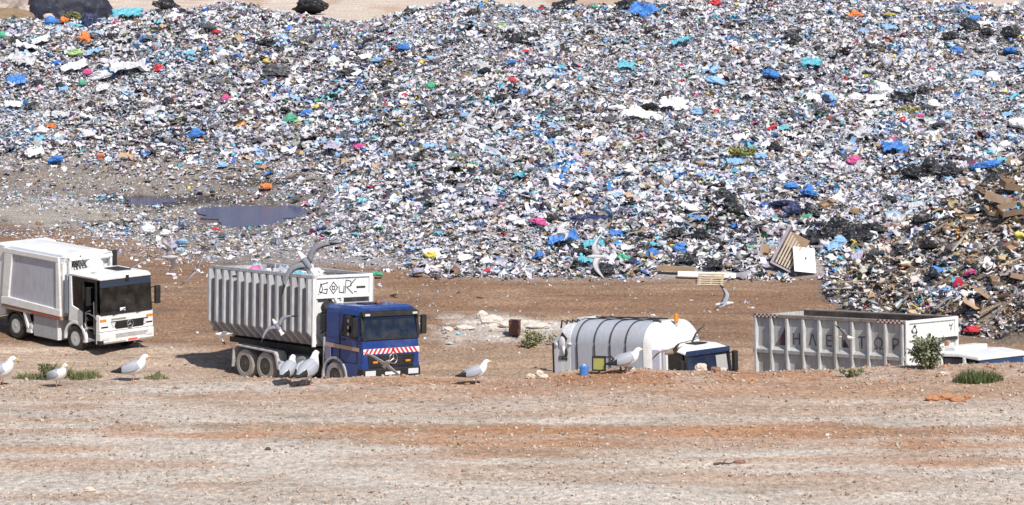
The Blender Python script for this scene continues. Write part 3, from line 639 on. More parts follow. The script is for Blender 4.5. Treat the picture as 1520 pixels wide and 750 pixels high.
# graffiti strokes on the white front wall, a thin proud coat of paint: letters read G O U R with a small tag above
def strokes(parent, polylines, x, r=.016, m=INK, name='graffiti'):
    g = MB()
    for pl_ in polylines:
        for (a, b) in zip(pl_, pl_[1:]):
            d = Vector((0, b[0] - a[0], b[1] - a[1])); n = Vector((0, -d.z, d.y)).normalized() * r
            A_, B_ = Vector((x, *a)), Vector((x, *b)); e = d.normalized() * r * .7
            g.slab([A_ - n - e, A_ + n - e, B_ + n + e, B_ - n + e], .004)
    return g.build(name, m, parent)
ft = Z(3.70); S = .36; xs = X(-1.24) + .004; o0 = -.98
def L_(pts, dx): return [(o0 + dx + a * S, ft - .56 + b * S * 1.15) for a, b in pts]
strokes(front, [L_([(1.0, .95), (.15, .80), (0, .2), (.85, .05), (.95, .40), (.55, .40)], 0), L_([(.1, .9), (.35, .35), (.05, .1)], .02),
    L_([(.5, .98), (.05, .5), (.5, 0), (1.0, .5), (.5, .98)], .42), L_([(.35, .62), (.65, .62), (.65, .35), (.4, .35), (.35, .62)], .42),
    L_([(0, .62), (.05, .1), (.55, .05), (.62, .60)], .84), L_([(0, 0), (.12, 1.1), (.7, .98), (.75, .62), (.2, .5), (.95, -.05)], 1.10), L_([(.6, .7), (1.2, 1.15)], 1.12), L_([(1.0, .08), (1.1, .1)], 1.14), L_([(1.2, .08), (1.3, .1)], 1.14),
    L_([(.1, 1.3), (.25, 1.5), (.3, 1.25), (.45, 1.5), (.5, 1.28), (.62, 1.45)], 1.10), L_([(.1, 1.35), (.6, 1.35)], 1.10), L_([(-.15, .05), (-.05, .0)], 0)], xs)
strokes(front, [[(-.9 + .05 * k, Z(2.5) - .1 * (k % 4)), (-.72 + .05 * k, Z(2.65) - .12 * (k % 3)), (-.80 + .05 * k, Z(2.30) - .1 * (k % 4))] for k in range(7)] + [[(-.95, Z(2.2)), (-.7, Z(1.9)), (-.9, Z(1.8)), (-.6, Z(2.1))]], xs, .012)
MB().box(X(-1.24), X(-1.24) + .01, .62, 1.0, Z(3.30), Z(3.37)).build('front_slot', DARKST, front)
MB().box(X(-1.24), X(-1.24) + .05, -W + .1, W - .1, Z(3.00), Z(3.05)).build('front_lip', CWHITE, front)
MB().box(X(-1.24), X(-1.24) + .03, .02, 1.14, Z(2.86), Z(2.98)).build('front_slot', DARKST, front)
MB().box(X(-1.24), X(-1.24) + .03, -1.05, -.5, Z(2.90), Z(2.98)).build('front_slot', DARKST, front)
f = MB(); f.tube([(X(-1.2), -.32, Z(2.98)), (X(-1.14), -.28, Z(2.84)), (X(-1.1), -.1, Z(2.82)), (X(-1.16), -.05, Z(2.98))], .05, 8); f.build('hook_bar', CWHITE, front)
CONT_B = (POSE['B'], X, Z, cb)

# ------------------------------------------------------------------ LORRY C: rounded refuse lorry
p, m3, zg = POSE['C']
C_ = empty('compactor_truck', p, m3)
tag(C_, 'small refuse truck with rounded grey body crossed by dark bands and white nose', 'truck')
CGREY = mat('barrel_grey_paint', (.44, .46, .52), .40, dirt=.35, dscale=1.5, dcol=(.36, .35, .36), streak=True)
PGREY = mat('tail_pale_paint', (.66, .68, .71), .45, dirt=.4, dscale=2, dcol=(.45, .42, .4), streak=True)
MB().box(-3.9, 1.1, -.42, .42, .5, .95).build('chassis', DARKST, C_)
for x in (.15, -2.5):
    for y in (-1.05, 1.05): wheel(C_, x, y, .42, .47, .30, RIM, TYRE)
def rsec(x, w, zb, zt, rad, n=8, dz=0):
    pts = [(x, -w, zb)]
    for k in range(n + 1):
        a = math.pi - math.pi / 2 * k / n; pts.append((x, -w + rad + rad * math.cos(a), zt - rad + rad * math.sin(a)))
    for k in range(n + 1):
        a = math.pi / 2 - math.pi / 2 * k / n; pts.append((x, w - rad + rad * math.cos(a), zt - rad + rad * math.sin(a)))
    return pts + [(x, w, zb)]
bd = MB().loft([rsec(x, 1.24, .95, 3.30, .72) for x in (-3.0, -.10)]).build('barrel_body', CGREY, C_)
bd.data.shade_smooth(); mod = bd.modifiers.new('e', 'EDGE_SPLIT'); mod.split_angle = R(45)
for x in (-2.72, -2.02, -1.40, -.78):
    pth = [Vector(q) for q in rsec(x, 1.252, 1.0, 3.312, .73)]
    MB().tube(pth, .026, 6).build('band', mat('dark_band', (.03, .032, .045), .5, dirt=.2), C_)
nose = MB().loft([rsec(-.098, 1.25, 1.0, 3.315, .74), rsec(.10, 1.23, 1.0, 3.30, .74), rsec(.30, 1.12, 1.1, 3.20, .72), rsec(.46, .98, 1.25, 3.02, .70), rsec(.52, .80, 1.4, 2.85, .62)]).build('nose_cap', WHITE, C_)
nose.data.shade_smooth(); mod = nose.modifiers.new('e', 'EDGE_SPLIT'); mod.split_angle = R(50)
f = MB(); f.tube([(-.14, -.62, 3.33), (.05, -.60, 3.36), (.10, -.60, 3.30), (.16, -.66, 2.55)], .045, 8); f.build('hydraulic_pipe', mat('pipe_dark', (.05, .055, .07), .5, dirt=.2), C_)
f = MB(); f.tube([(-3.0, .1, 3.34), (-.14, .1, 3.345)], .022, 6); f.tube([(-3.0, -.5, 3.34), (-.2, -.45, 3.34)], .016, 6); f.build('roof_pipe', BLACK, C_)
bc = MB(); bc.tube([(.36, -.12, 3.14), (.36, -.12, 3.27)], .045, 10); bcn = bc.build('beacon_stem', MUD, C_)
MB().tube([(.36, -.12, 3.27), (.36, -.12, 3.50), (.36, -.12, 3.53)], [.075, .07, .03], 12).build('beacon_lens', AMBER, bcn)
# tail
tl = MB(); tl.loft([rsec(-3.0, 1.25, .8, 3.22, .55), rsec(-3.35, 1.25, .75, 3.20, .45), rsec(-3.68, 1.24, .8, 2.75, .22)]).build('tailgate', PGREY, C_, .02)
f = MB(); f.slab([(-3.55, -1.262, 2.55), (-3.2, -1.262, 2.5), (-3.1, -1.262, 2.75), (-3.3, -1.262, 2.95)], -.02); f.build('tail_recess', DARKST, C_)
f = MB(); f.ell((-3.32, -1.24, 2.62), (.16, .06, .22)); f.ell((-3.55, -1.24, 2.55), (.08, .05, .08)); f.ell((-3.02, -1.26, 2.58), (.09, .05, .05)); f.tube([(-3.25, -1.27, 2.5), (-3.22, -1.29, 2.25)], .05, 8); f.build('lift_ram', PGREY, C_, smooth=True)
f = MB(); f.ell((-3.16, -1.26, 2.30), (.06, .04, .15)); f.build('ram_slot', BLACK, C_)
MB().box(-3.72, -3.66, -1.26, -1.2, .9, 2.6).build('tail_seal', BLACK, C_)
f = MB()
for k in range(6): f.tube([(-3.55 + .1 * k, -1.0 + .14 * k, 3.05 + .03 * k), (-3.48 + .1 * k, -1.02 + .14 * k, 3.30), (-3.35 + .1 * k, -.95 + .14 * k, 3.22)], .03, 6)
f.build('tail_hose', BLACK, C_)
f = MB(); f.box(-3.4, -3.1, -.4, .5, 3.2, 3.34); f.build('tail_hatch', PGREY, C_, .02)
text_part('100e', .20, C_, frame((-3.30, -1.262, 2.06), (1, 0, 0), (0, 0, 1)), INK, 'number')
# cab
c = MB()
c.loft([[(x, -1.12, zt - .05), (x, -1.0, zt), (x, 1.0, zt), (x, 1.12, zt - .05), (x, 1.14, zt - .12), (x, -1.14, zt - .12)] for x, zt in ((.52, 2.60), (1.05, 2.56), (1.42, 2.46))])
c.box(.50, .58, -1.14, 1.14, .9, 2.5)
for s in (-1, 1):
    y0, y1 = (-1.16, -1.08) if s < 0 else (1.08, 1.16)
    c.box(.58, 1.46, y0, y1, .7, 1.66); c.box(.58, .74, y0, y1, 1.66, 2.48)
c.box(1.40, 1.47, -1.16, 1.16, .6, 1.62)
c.build('cab', WHITE, C_, .02)
MB().box(.60, 1.36, -1.05, 1.05, .9, 2.46).build('cab_interior', INT, C_)
for s in (-1, 1):
    q = [(.76, s * 1.10, 1.68), (1.36, s * 1.10, 1.68), (1.30, s * 1.09, 2.42), (.76, s * 1.09, 2.42)]
    MB().slab(q if s < 0 else q[::-1], .012).build('side_window', GLASS, C_)
MB().slab([(1.47, -1.10, 1.62), (1.47, 1.10, 1.62), (1.385, 1.06, 2.33), (1.385, -1.06, 2.33)], .02).build('windscreen', BGLASS, C_)
MB().slab([(1.42, -1.14, 2.30), (1.42, 1.14, 2.30), (1.44, 1.10, 2.46), (1.44, -1.10, 2.46)], .05).build('sun_visor', mat('navy_visor', (.02, .04, .11), .3, dirt=.2), C_, .02)
MB().slab([(1.478, .42, 1.75), (1.478, .98, 1.75), (1.43, .96, 2.22), (1.43, .42, 2.22)], .012).build('painted_window_view', mat('painted_daylight', (.40, .40, .38), .6, dirt=.4), C_)  # opaque pale patch, paints the daylight seen through the far side window
for s in (-1, 1): MB().slab([(1.485, s * 1.12 - .05, 1.62), (1.485, s * 1.12 + .05, 1.62), (1.40, s * 1.10 + .05, 2.34), (1.40, s * 1.10 - .05, 2.34)], .03).build('windscreen_pillar', BLACK, C_)
mirror(C_, 1.50, 1.34, 1.62, 2.30, .18, BLACK, 1)
mirror(C_, 1.45, -1.36, 1.62, 2.20, .18, BLACK, -1)
MB().box(.15, .50, -1.18, -.95, 1.0, 2.50).build('intake_panel', mat('lilac_white', (.62, .62, .72), .5, dirt=.3), C_, .03)
f = MB(); f.tube([(.60, .35, 2.60), (.66, .45, 2.85), (.74, .6, 3.02), (.80, .75, 3.12)], .03, 6); f.build('exhaust_pipe', BLACK, C_)
MB().box(.62, 1.05, -.05, .55, 2.585, 2.62).build('roof_hatch', BLACK, C_, .01)

# ------------------------------------------------------------------ LORRY D and its container
p, m3, zg = POSE['D']
D = empty('skip_truck', p, m3)
tag(D, 'white cab truck with blue windscreen half hidden by bank, carrying pale lettered container', 'truck')
MB().box(-7.2, 1.1, -.45, .45, .45, .80).build('chassis', DARKST, D)
for x in (0, -4.2, -5.5):
    for y in (-1.06, 1.06): wheel(D, x, y, .46, .5, .32, RIM, TYRE)
c = MB()
c.loft([[(x, -1.16, zt - .06), (x, -1.02, zt), (x, 1.02, zt), (x, 1.16, zt - .06), (x, 1.18, zt - .16), (x, -1.18, zt - .16)] for x, zt in ((-.62, 2.30), (.7, 2.34), (1.46, 2.26))])
c.box(-.62, -.56, -1.18, 1.18, .8, 2.16)
for s in (-1, 1):
    y0, y1 = (-1.20, -1.10) if s < 0 else (1.10, 1.20)
    c.box(-.56, 1.48, y0, y1, .6, 1.50); c.box(-.56, .05, y0, y1, 1.50, 2.16); c.box(.86, .96, y0, y1, 1.5, 2.16)
c.box(1.40, 1.48, -1.18, 1.18, .55, 1.50)
c.build('cab', WHITE, D, .02)
MB().box(-.5, 1.34, -1.08, 1.08, .8, 2.13).build('cab_interior', INT, D)
f = MB(); f.box(-.3, .2, -.7, .9, 2.30, 2.44); f.box(-.6, -.25, -.95, 1.0, 2.30, 2.40); f.build('roof_fairing', WHITE, D, .04)
MB().slab([(1.48, -1.12, 1.50), (1.48, 1.12, 1.50), (1.39, 1.08, 2.10), (1.39, -1.08, 2.10)], .02).build('windscreen', mat('deep_blue_glass', (.012, .04, .13), .1, dirt=.1, spec=.6), D)
for s in (-1, 1):
    q = [(.10, s * 1.12, 1.52), (.84, s * 1.12, 1.52), (.84, s * 1.11, 2.12), (.10, s * 1.11, 2.12)]
    MB().slab(q if s < 0 else q[::-1], .012).build('side_window', BGLASS, D)
mirror(D, 1.40, 1.36, 1.60, 2.12, .18, mat('blue_mirror', (.03, .08, .22), .4), 1)
mirror(D, 1.30, -1.36, 1.60, 2.05, .18, BLACK, -1)
MB().tube([(-.35, -.45, 2.40), (-.35, -.45, 2.56), (-.35, -.45, 2.60)], [.07, .07, .02], 10).build('beacon', mat('beacon_brown', (.35, .12, .06), .4), D)
MB().tube([(-.75, -.1, 1.2), (-.72, -.1, 2.3), (-.6, 0, 2.55)], .06, 8).build('exhaust_stack', MUD, D)
cd, X, Z, front = container(POSE['D'], (-4.5, 0, .85), -7.68, -1.32, .95, 3.17, 10, STEEL2, CWHITE, (.2, .15), .12, .11,
    'pale grey container with Greek letters, checkered corners and recycling mark on its front', rail_z=2.02)
pitch_ = (-1.32 + 7.68 - .2) / 9
for k, ch in enumerate('ΗΛΕΚΤΩΡ'):
    xc = -7.58 + pitch_ * (k + 2.5)
    text_part(ch, .52, cd, frame((X(xc), -1.222, Z(2.28)), (1, 0, 0), (0, 0, 1)), FADED, 'letter')
xc = -7.58 + pitch_ * 1.5
t_ = MB(); t_.poly_prism([(X(xc - .24), Z(2.24)), (X(xc + .02), Z(2.24)), (X(xc + .02), Z(2.52))], 'y', -1.232, -1.221); t_.build('logo_triangle', mat('logo_grey', (.20, .17, .19), .6), cd)
t_ = MB(); t_.poly_prism([(X(xc + .02), Z(2.24)), (X(xc + .24), Z(2.24)), (X(xc + .24), Z(2.86)), (X(xc + .02), Z(2.52))], 'y', -1.232, -1.221); t_.build('logo_block', mat('logo_maroon', (.13, .05, .065), .6), cd)
CR = mat('checker_red', (.16, .03, .03), .6, dirt=.2); CWm = mat('checker_white', (.7, .66, .62), .6, dirt=.3)
for x0 in (-7.62, -2.42):
    a = MB(); b = MB()
    for i in range(12):
        for j in range(2):
            q = (X(x0 + i * .085), X(x0 + (i + 1) * .085), -1.30, -1.291, Z(3.125) + j * .055, Z(3.125) + (j + 1) * .055)
            (a if (i + j) % 2 else b).box(*q)
    pa = a.build('checker_strip', CR, cd); b.build('white_checks', CWm, pa)
# recycling mark on the front wall
rc = []
for k in range(3):
    a0 = R(90 + 120 * k); c0 = (-.82, Z(2.90)); v0 = (c0[0] + .17 * math.cos(a0), c0[1] + .17 * math.sin(a0)); a1 = R(90 + 120 * (k + 1)); v1 = (c0[0] + .17 * math.cos(a1), c0[1] + .17 * math.sin(a1))
    l = lambda t: (v0[0] + (v1[0] - v0[0]) * t, v0[1] + (v1[1] - v0[1]) * t)
    rc.append([l(.15), l(.72)]); e = l(.72); dx, dy = (v1[0] - v0[0]), (v1[1] - v0[1]); rc.append([(e[0] - dy * .16, e[1] + dx * .16), l(.92), (e[0] + dy * .16, e[1] - dx * .16)])
strokes(front, rc, X(-1.32) + .004, .017, INK, 'recycling_mark')
strokes(front, [[(.90, Z(2.98)), (.98, Z(2.78)), (1.06, Z(3.0)), (.98, Z(2.92)), (.90, Z(2.98))]], X(-1.32) + .004, .014, FADED, 'small_mark')
strokes(front, [[(-.6 + .2 * k, Z(2.72) + .04 * (k % 2)), (-.48 + .2 * k, Z(2.78))] for k in range(7)], X(-1.32) + .004, .012, mat('pale_smudge', (.5, .52, .55), .6), 'smudged_text')
MB().box(X(-1.32), X(-1.32) + .08, -W + .05, W - .05, Z(2.60), Z(2.67)).build('front_lip', CWHITE, front)
MB().box(X(-1.32), X(-1.32) + .10, .1, W - .05, Z(2.50), Z(2.58)).build('front_slot', DARKST, front)


# ------------------------------------------------------------------ RUBBISH
def uv_template(nx, ny):
    X_, Y_ = np.meshgrid(np.linspace(-.5, .5, nx + 1), np.linspace(-.5, .5, ny + 1))
    i = np.arange((nx + 1) * (ny + 1)).reshape(ny + 1, nx + 1)
    F = np.stack([i[:-1, :-1], i[:-1, 1:], i[1:, 1:], i[1:, :-1]], -1).reshape(-1, 4)
    return np.stack([X_.ravel(), Y_.ravel(), 0 * X_.ravel()], 1), F
def tpl_film(K, n=2):
    b_, F = uv_template(n, n); T = np.repeat(b_[None], K, 0)
    T = T + rng.normal(0, .32 / n, T.shape) * np.array([1, 1, 1.5 if n < 3 else 2.2]); return T, F
def tpl_strip(K):
    b_, F = uv_template(5, 1); T = np.repeat(b_[None], K, 0)
    ph = rng.uniform(0, 6, (K, 1)); T[:, :, 2] += .12 * np.sin(T[:, :, 0] * 7 + ph); T[:, :, 1] += .25 * np.sin(T[:, :, 0] * 4 + ph * 2)
    return T + rng.normal(0, .03, T.shape), F
def tpl_box(K):
    v = np.array([(x, y, z) for z in (-.5, .5) for y in (-.5, .5) for x in (-.5, .5)], float)
    F = np.array([(0, 2, 3, 1), (4, 5, 7, 6), (0, 1, 5, 4), (2, 6, 7, 3), (0, 4, 6, 2), (1, 3, 7, 5)])
    T = np.repeat(v[None], K, 0); T = T + rng.normal(0, .09, T.shape); return T, F
def tpl_lump(K):
    bm = bmesh.new(); bmesh.ops.create_icosphere(bm, subdivisions=1, radius=.5); v = np.array([q.co[:] for q in bm.verts]); F = np.array([[q.index for q in f.verts] for f in bm.faces]); bm.free()
    T = np.repeat(v[None], K, 0) * rng.uniform(.65, 1.3, (K, len(v), 1)) * np.array([1, 1, .8]); return T, F
def rand_rot(n, tilt):
    yaw = rng.uniform(0, 2 * np.pi, n); ax = rng.uniform(0, 2 * np.pi, n); t = np.abs(rng.normal(0, tilt, n))
    k = np.stack([np.cos(ax), np.sin(ax), 0 * ax], 1); c, s_ = np.cos(t), np.sin(t)
    Kx = np.zeros((n, 3, 3)); Kx[:, 0, 2] = k[:, 1]; Kx[:, 1, 2] = -k[:, 0]; Kx[:, 2, 0] = -k[:, 1]; Kx[:, 2, 1] = k[:, 0]
    Rt = np.eye(3)[None] + s_[:, None, None] * Kx + (1 - c)[:, None, None] * (Kx @ Kx)
    Rz = np.zeros((n, 3, 3)); Rz[:, 0, 0] = np.cos(yaw); Rz[:, 0, 1] = -np.sin(yaw); Rz[:, 1, 0] = np.sin(yaw); Rz[:, 1, 1] = np.cos(yaw); Rz[:, 2, 2] = 1
    return Rt @ Rz
PAL = np.array([(.74, .735, .79), (.61, .60, .655), (.47, .46, .50), (.33, .32, .32), (.16, .15, .155), (.035, .035, .042), (.30, .46, .68), (.06, .20, .60), (.12, .42, .54),
                (.42, .31, .20), (.20, .13, .085), (.55, .06, .07), (.66, .16, .34), (.12, .38, .22), (.66, .56, .14), (.56, .52, .66), (.62, .70, .66), (.70, .62, .55), (.70, .28, .08)])
PW = np.array([.25, .24, .15, .05, .035, .05, .045, .010, .009, .055, .04, .004, .004, .004, .003, .045, .03, .055, .001])
PW_HEAP = np.array([.20, .15, .09, .06, .03, .045, .012, .006, .006, .19, .12, .005, .002, .004, .006, .01, .03, .18, .002])
def scatter(pos, size, kind_w, pw, tilt=.55, lift=.3, clump=True):
    """pieces of litter at pos (N,3), typical size (N,); returns arrays of one mesh"""
    gens = [(tpl_film(60), (1, 1, 1)), (tpl_film(40, 4), (1.5, 1.3, 1.25)), (tpl_strip(30), (1.9, .42, .9)), (tpl_box(24), (.9, .62, .09)), (tpl_lump(30), (.85, .75, .62)), (tpl_box(20), (2.1, .10, .10)), (tpl_box(20), (.8, .6, .42))]
    N = len(pos); kind = rng.choice(len(gens), N, p=np.array(kind_w) / sum(kind_w))
    Vs, Ls, Fs, Cs, base = [], [], [], [], 0
    colr = PAL[rng.choice(len(PAL), N, p=pw / pw.sum())] * rng.uniform(.75, 1.12, (N, 1)) + rng.normal(0, .015, (N, 3))
    if clump:
        a = sstep(.08, .5, fbm(pos[:, 0] * .32, pos[:, 1] * .32, 401, 4)); q = rng.uniform(0, 1, N) < a * .24
        colr[q] = np.array([(.02, .02, .024), (.10, .095, .10), (.25, .24, .24)])[rng.integers(0, 3, q.sum())] * 1.2
        a = sstep(.12, .55, fbm(pos[:, 0] * .42, pos[:, 1] * .42, 411, 4)); q = rng.uniform(0, 1, N) < a * .36
        colr[q] = np.array([(.30, .44, .66), (.10, .26, .58), (.12, .42, .54), (.48, .52, .70), (.40, .52, .60)])[rng.integers(0, 5, q.sum())]
    colr = np.clip(colr, .01, .86)
    for k, ((T, F), an) in enumerate(gens):
        ix = np.nonzero(kind == k)[0]; n = len(ix)
        if not n: continue
        v = T[rng.integers(0, len(T), n)] * (size[ix][:, None, None] * np.array(an) * rng.uniform(.7, 1.35, (n, 1, 3)))
        v = np.einsum('nij,nvj->nvi', rand_rot(n, tilt), v) + pos[ix][:, None] + np.array([0, 0, 1]) * (rng.uniform(-.05, lift, n) * np.minimum(size[ix] * 3, 1))[:, None, None]
        nv = v.shape[1]; f = (F[None] + (np.arange(n) * nv)[:, None, None] + base)
        Vs.append(v.reshape(-1, 3)); Ls.append(f.ravel()); Fs.append(np.full(n * len(F), F.shape[1])); Cs.append(np.repeat(colr[ix], nv, 0) * rng.uniform(.80, 1.15, (n * nv, 1))); base += n * nv
    return np.concatenate(Vs), np.concatenate(Ls), np.concatenate(Fs), np.concatenate(Cs)
LITTER = attr_mat('litter', .5, .35, .12, 14)
def vbase(u): return np.interp(u, [-200, 0, 130, 260, 330, 600, 650, 1230, 1600], [330, 330, 347, 374, 392, 403, 414, 415, 416])
def in_heap(x, y, m=1.): return ((x - 23.5) / 10.4) ** 2 + ((y - 125.5) / 13.5) ** 2 < m
def density(x, y, z):
    u, v = uv_of(x, y, z)
    edge = vbase(u) + 8 * fbm(x * .45, y * .25, 201, 3)
    d = sstep(5, -9, v - edge) * (y > 118)
    # thin, trampled rubbish at lower left with bare and wet patches
    thin = sstep(640, 400, u) * sstep(192, 282, v + 25 * fbm(x * .15, y * .15, 207))
    d = d * (1 - thin * (.82 + .16 * np.clip(fbm(x * .25, y * .18, 203, 3) * 2, -1, 1)))
    q = np.sqrt(((u - 95) / 120) ** 2 + ((v - 318) / 20) ** 2); d = d * (1 - .75 * sstep(1.1, .6, q))
    q = np.sqrt(((u - 260) / 120) ** 2 + ((v - 297) / 12) ** 2) + .5 * fbm(x * .5, y * .3, 209); d = d * (1 - .75 * sstep(1.1, .6, q))
    strip = sstep(640, 560, u) * sstep(375, 390, v) ; d = d * (1 - .72 * strip)
    for (px, py, rx, ry) in PUD: d = d * np.where(((x - px) / (rx * 1.1)) ** 2 + ((y - py + .35 * ry) / (ry * 1.5)) ** 2 < 1.1, .05, 1) * (((x - px) / rx) ** 2 + ((y - py) / ry) ** 2 > 1.02)
    for (eu, ev, ru, rv) in ((1035, 409, 66, 9), (1180, 398, 44, 16), (1180, 404, 46, 10)): d = d * (((u - eu) / ru) ** 2 + ((v - ev) / rv) ** 2 > 1)
    d = d * (1 - sstep(197, 200, y))
    return np.where(in_heap(x, y, 1.05) & (y < 139), 1, d), u, v
def make_scatter(name, label, cat, N, box_, test, size_rng, kind_w, pw, tilt=.55, lift=.3, thin_flat=False):
    x = rng.uniform(box_[0], box_[1], N); y = rng.uniform(box_[2], box_[3], N)
    z = height(x, y); d, u, v = test(x, y, z)
    keep = (rng.uniform(0, 1, N) < d) & (u > -130) & (u < 1650)
    pos = np.stack([x, y, z], 1)[keep]; n = len(pos); fine = 1 - .30 * sstep(.0, .45, fbm(pos[:, 0] * .12, pos[:, 1] * .12, 421, 3))
    dk = d[keep]; flat = sstep(.15, .8, dk) if thin_flat else np.ones(n)
    sz = size_rng[0] * (size_rng[1] / size_rng[0]) ** (rng.uniform(0, 1, n) ** 2.4) * (.72 + .28 * flat) * fine
    pos[:, 2] -= .05 * (1 - flat)
    V_, L_2, F_2, C_2 = scatter(pos, sz, kind_w, pw, tilt, lift)
    # colour cast of whole patches (trampled soil in the litter)
    me = np_mesh(name, V_, L_2, F_2, C_2)
    return tag(link(name, me, LITTER), label, cat, kind='stuff')
KW = [.36, .22, .17, .05, .13, .03, .04]
make_scatter('rubbish_slope', 'broad slope of mixed plastic and paper rubbish filling the background', 'rubbish', 760000, (-34, 34, 122, 201),
             lambda x, y, z: (lambda r: (np.where(in_heap(x, y), 0, r[0]), r[1], r[2]))(density(x, y, z)), (.065, .37), KW, PW, .45, .24, thin_flat=True)
make_scatter('rubbish_heap', 'nearer heap of wood, cardboard and mixed rubbish at right edge', 'rubbish', 70000, (10, 37, 111, 139),
             lambda x, y, z: (np.where(in_heap(x, y, 1.02 + .0 * x), 1., 0), *uv_of(x, y, z)), (.09, .46), [.30, .16, .11, .14, .16, .06, .10], PW_HEAP, .6, .3)
def trampled(x, y, z):
    u, v = uv_of(x, y, z)
    d = sstep(640, 520, u) * sstep(205, 250, v) * sstep(405, 380, v + 10 * fbm(x * .4, y * .3, 431)) * (.45 + .55 * np.clip(fbm(x * .3, y * .2, 433, 3) * 2.2 + .4, 0, 1))
    d = d * (1 - .8 * sstep(1.1, .5, np.sqrt(((u - 80) / 120) ** 2 + ((v - 325) / 22) ** 2))) * (v < 350 + .16 * np.clip(u, 0, 600))
    for (px, py, rx, ry) in PUD: d = d * (((x - px) / rx) ** 2 + ((y - py) / ry) ** 2 > 1.0)
    return .75 * d * (y > 118), u, v
make_scatter('trampled_litter', 'flattened litter trodden into grey mud round the puddles at left', 'litter', 90000, (-27, -2, 120, 172), trampled, (.05, .18), [.55, .12, .14, .08, .08, .02, .01], PW, .22, .02)
def sparse(x, y, z):
    u, v = uv_of(x, y, z)
    d = .010 + .10 * np.exp(-np.abs(v - 408) / 10) * (u > 520) + .35 * np.exp(-(((u - 735) / 115) ** 2 + ((v - 492) / 17) ** 2)) + .25 * np.exp(-(((u - 260) / 70) ** 2 + ((v - 385) / 22) ** 2)) + .4 * np.exp(-(((u - 1435) / 60) ** 2 + ((v - 500) / 18) ** 2)) + .12 * np.exp(-(((u - 640) / 40) ** 2 + ((v - 470) / 25) ** 2))
    d = d * (v < 520) * (v > 330) * (((u - 1035) / 70) ** 2 + ((v - 412) / 12) ** 2 > 1)
    for (px, py, rx, ry) in PUD: d = d * (((x - px) / rx) ** 2 + ((y - py) / ry) ** 2 > 1.1)
    for k, (p, m, zg) in POSE.items():
        c = p + m @ Vector((-3, 0, 0)); d = d * (((x - c.x) ** 2 + (y - c.y) ** 2) > 16)
    return d, u, v
make_scatter('scattered_litter', 'scraps of litter strewn over the brown haul road', 'litter', 60000, (-28, 28, 96, 140), sparse, (.06, .26), [.5, .1, .1, .1, .15, .02, .03], PW * np.array([1.5, 1.2, 1, 1, 1, .7] + [1] * 13), .4, .06)
# litter afloat in the large puddle
def afl(x, y, z):
    (px, py, rx, ry) = PUD[0]; q = ((x - px) / rx) ** 2 + ((y - py) / ry) ** 2
    return np.where(q < 1.2, .015 + .12 * sstep(.6, 1.2, q), 0), *uv_of(x, y, z)

# ---- single bags, sheets, boxes, planks
def ico_verts(sub):
    bm = bmesh.new(); bmesh.ops.create_icosphere(bm, subdivisions=sub, radius=1); return bm
from mathutils import noise as mnoise
def bag_mesh(i):
    bm = ico_verts(4); r0 = random.Random(i)
    o = Vector((r0.uniform(0, 50), r0.uniform(0, 50), r0.uniform(0, 50)))
    sx, sy, sz = r0.uniform(.8, 1.25), r0.uniform(.6, .95), r0.uniform(.42, .7)
    for v in bm.verts:
        n = v.co.copy()
        d = .42 * mnoise.noise(n * 1.3 + o) + .30 * abs(mnoise.noise(n * 3.1 + o * 2)) - .10 + .12 * mnoise.noise(n * 7 + o)
        k = 1 + d
        if n.z > .75 and i % 2: k *= 1 + (n.z - .75) * 2.2
        v.co = Vector((n.x * sx * k, n.y * sy * k, max(n.z * sz * k, -.22))) * .5
    me = bpy.data.meshes.new('plastic_bag'); bm.to_mesh(me); bm.free(); me.materials.append(None); return me
def sheet_mesh(i):
    r0 = random.Random(100 + i); nx, ny = 18, 12; ox = r0.uniform(0, 99)
    bm = bmesh.new(); g = []
    for a in range(ny + 1):
        row = []
        for b in range(nx + 1):
            x, y = b / nx - .5, a / ny - .5
            n1 = mnoise.noise(Vector((x * 3 + ox, y * 3, 0))); n2 = abs(mnoise.noise(Vector((x * 7 + ox, y * 7, 5))))
            e = .22 * mnoise.noise(Vector((x * 5 + ox, y * 5, 9)))
            row.append(bm.verts.new((x + e * .5, y * .75 + e * .4, .10 + .30 * n1 + .22 * n2 - .10 * (x * x + y * y))))
        g.append(row)
    for a in range(ny):
        for b in range(nx):
            if (a in (0, ny - 1) or b in (0, nx - 1)) and r0.random() < .3: continue
            bm.faces.new((g[a][b], g[a][b + 1], g[a + 1][b + 1], g[a + 1][b]))
    bmesh.ops.delete(bm, geom=[v for v in bm.verts if not v.link_faces], context='VERTS')
    bmesh.ops.solidify(bm, geom=bm.faces[:], thickness=.006)
    me = bpy.data.meshes.new('plastic_sheet'); bm.to_mesh(me); bm.free(); me.materials.append(None); return me
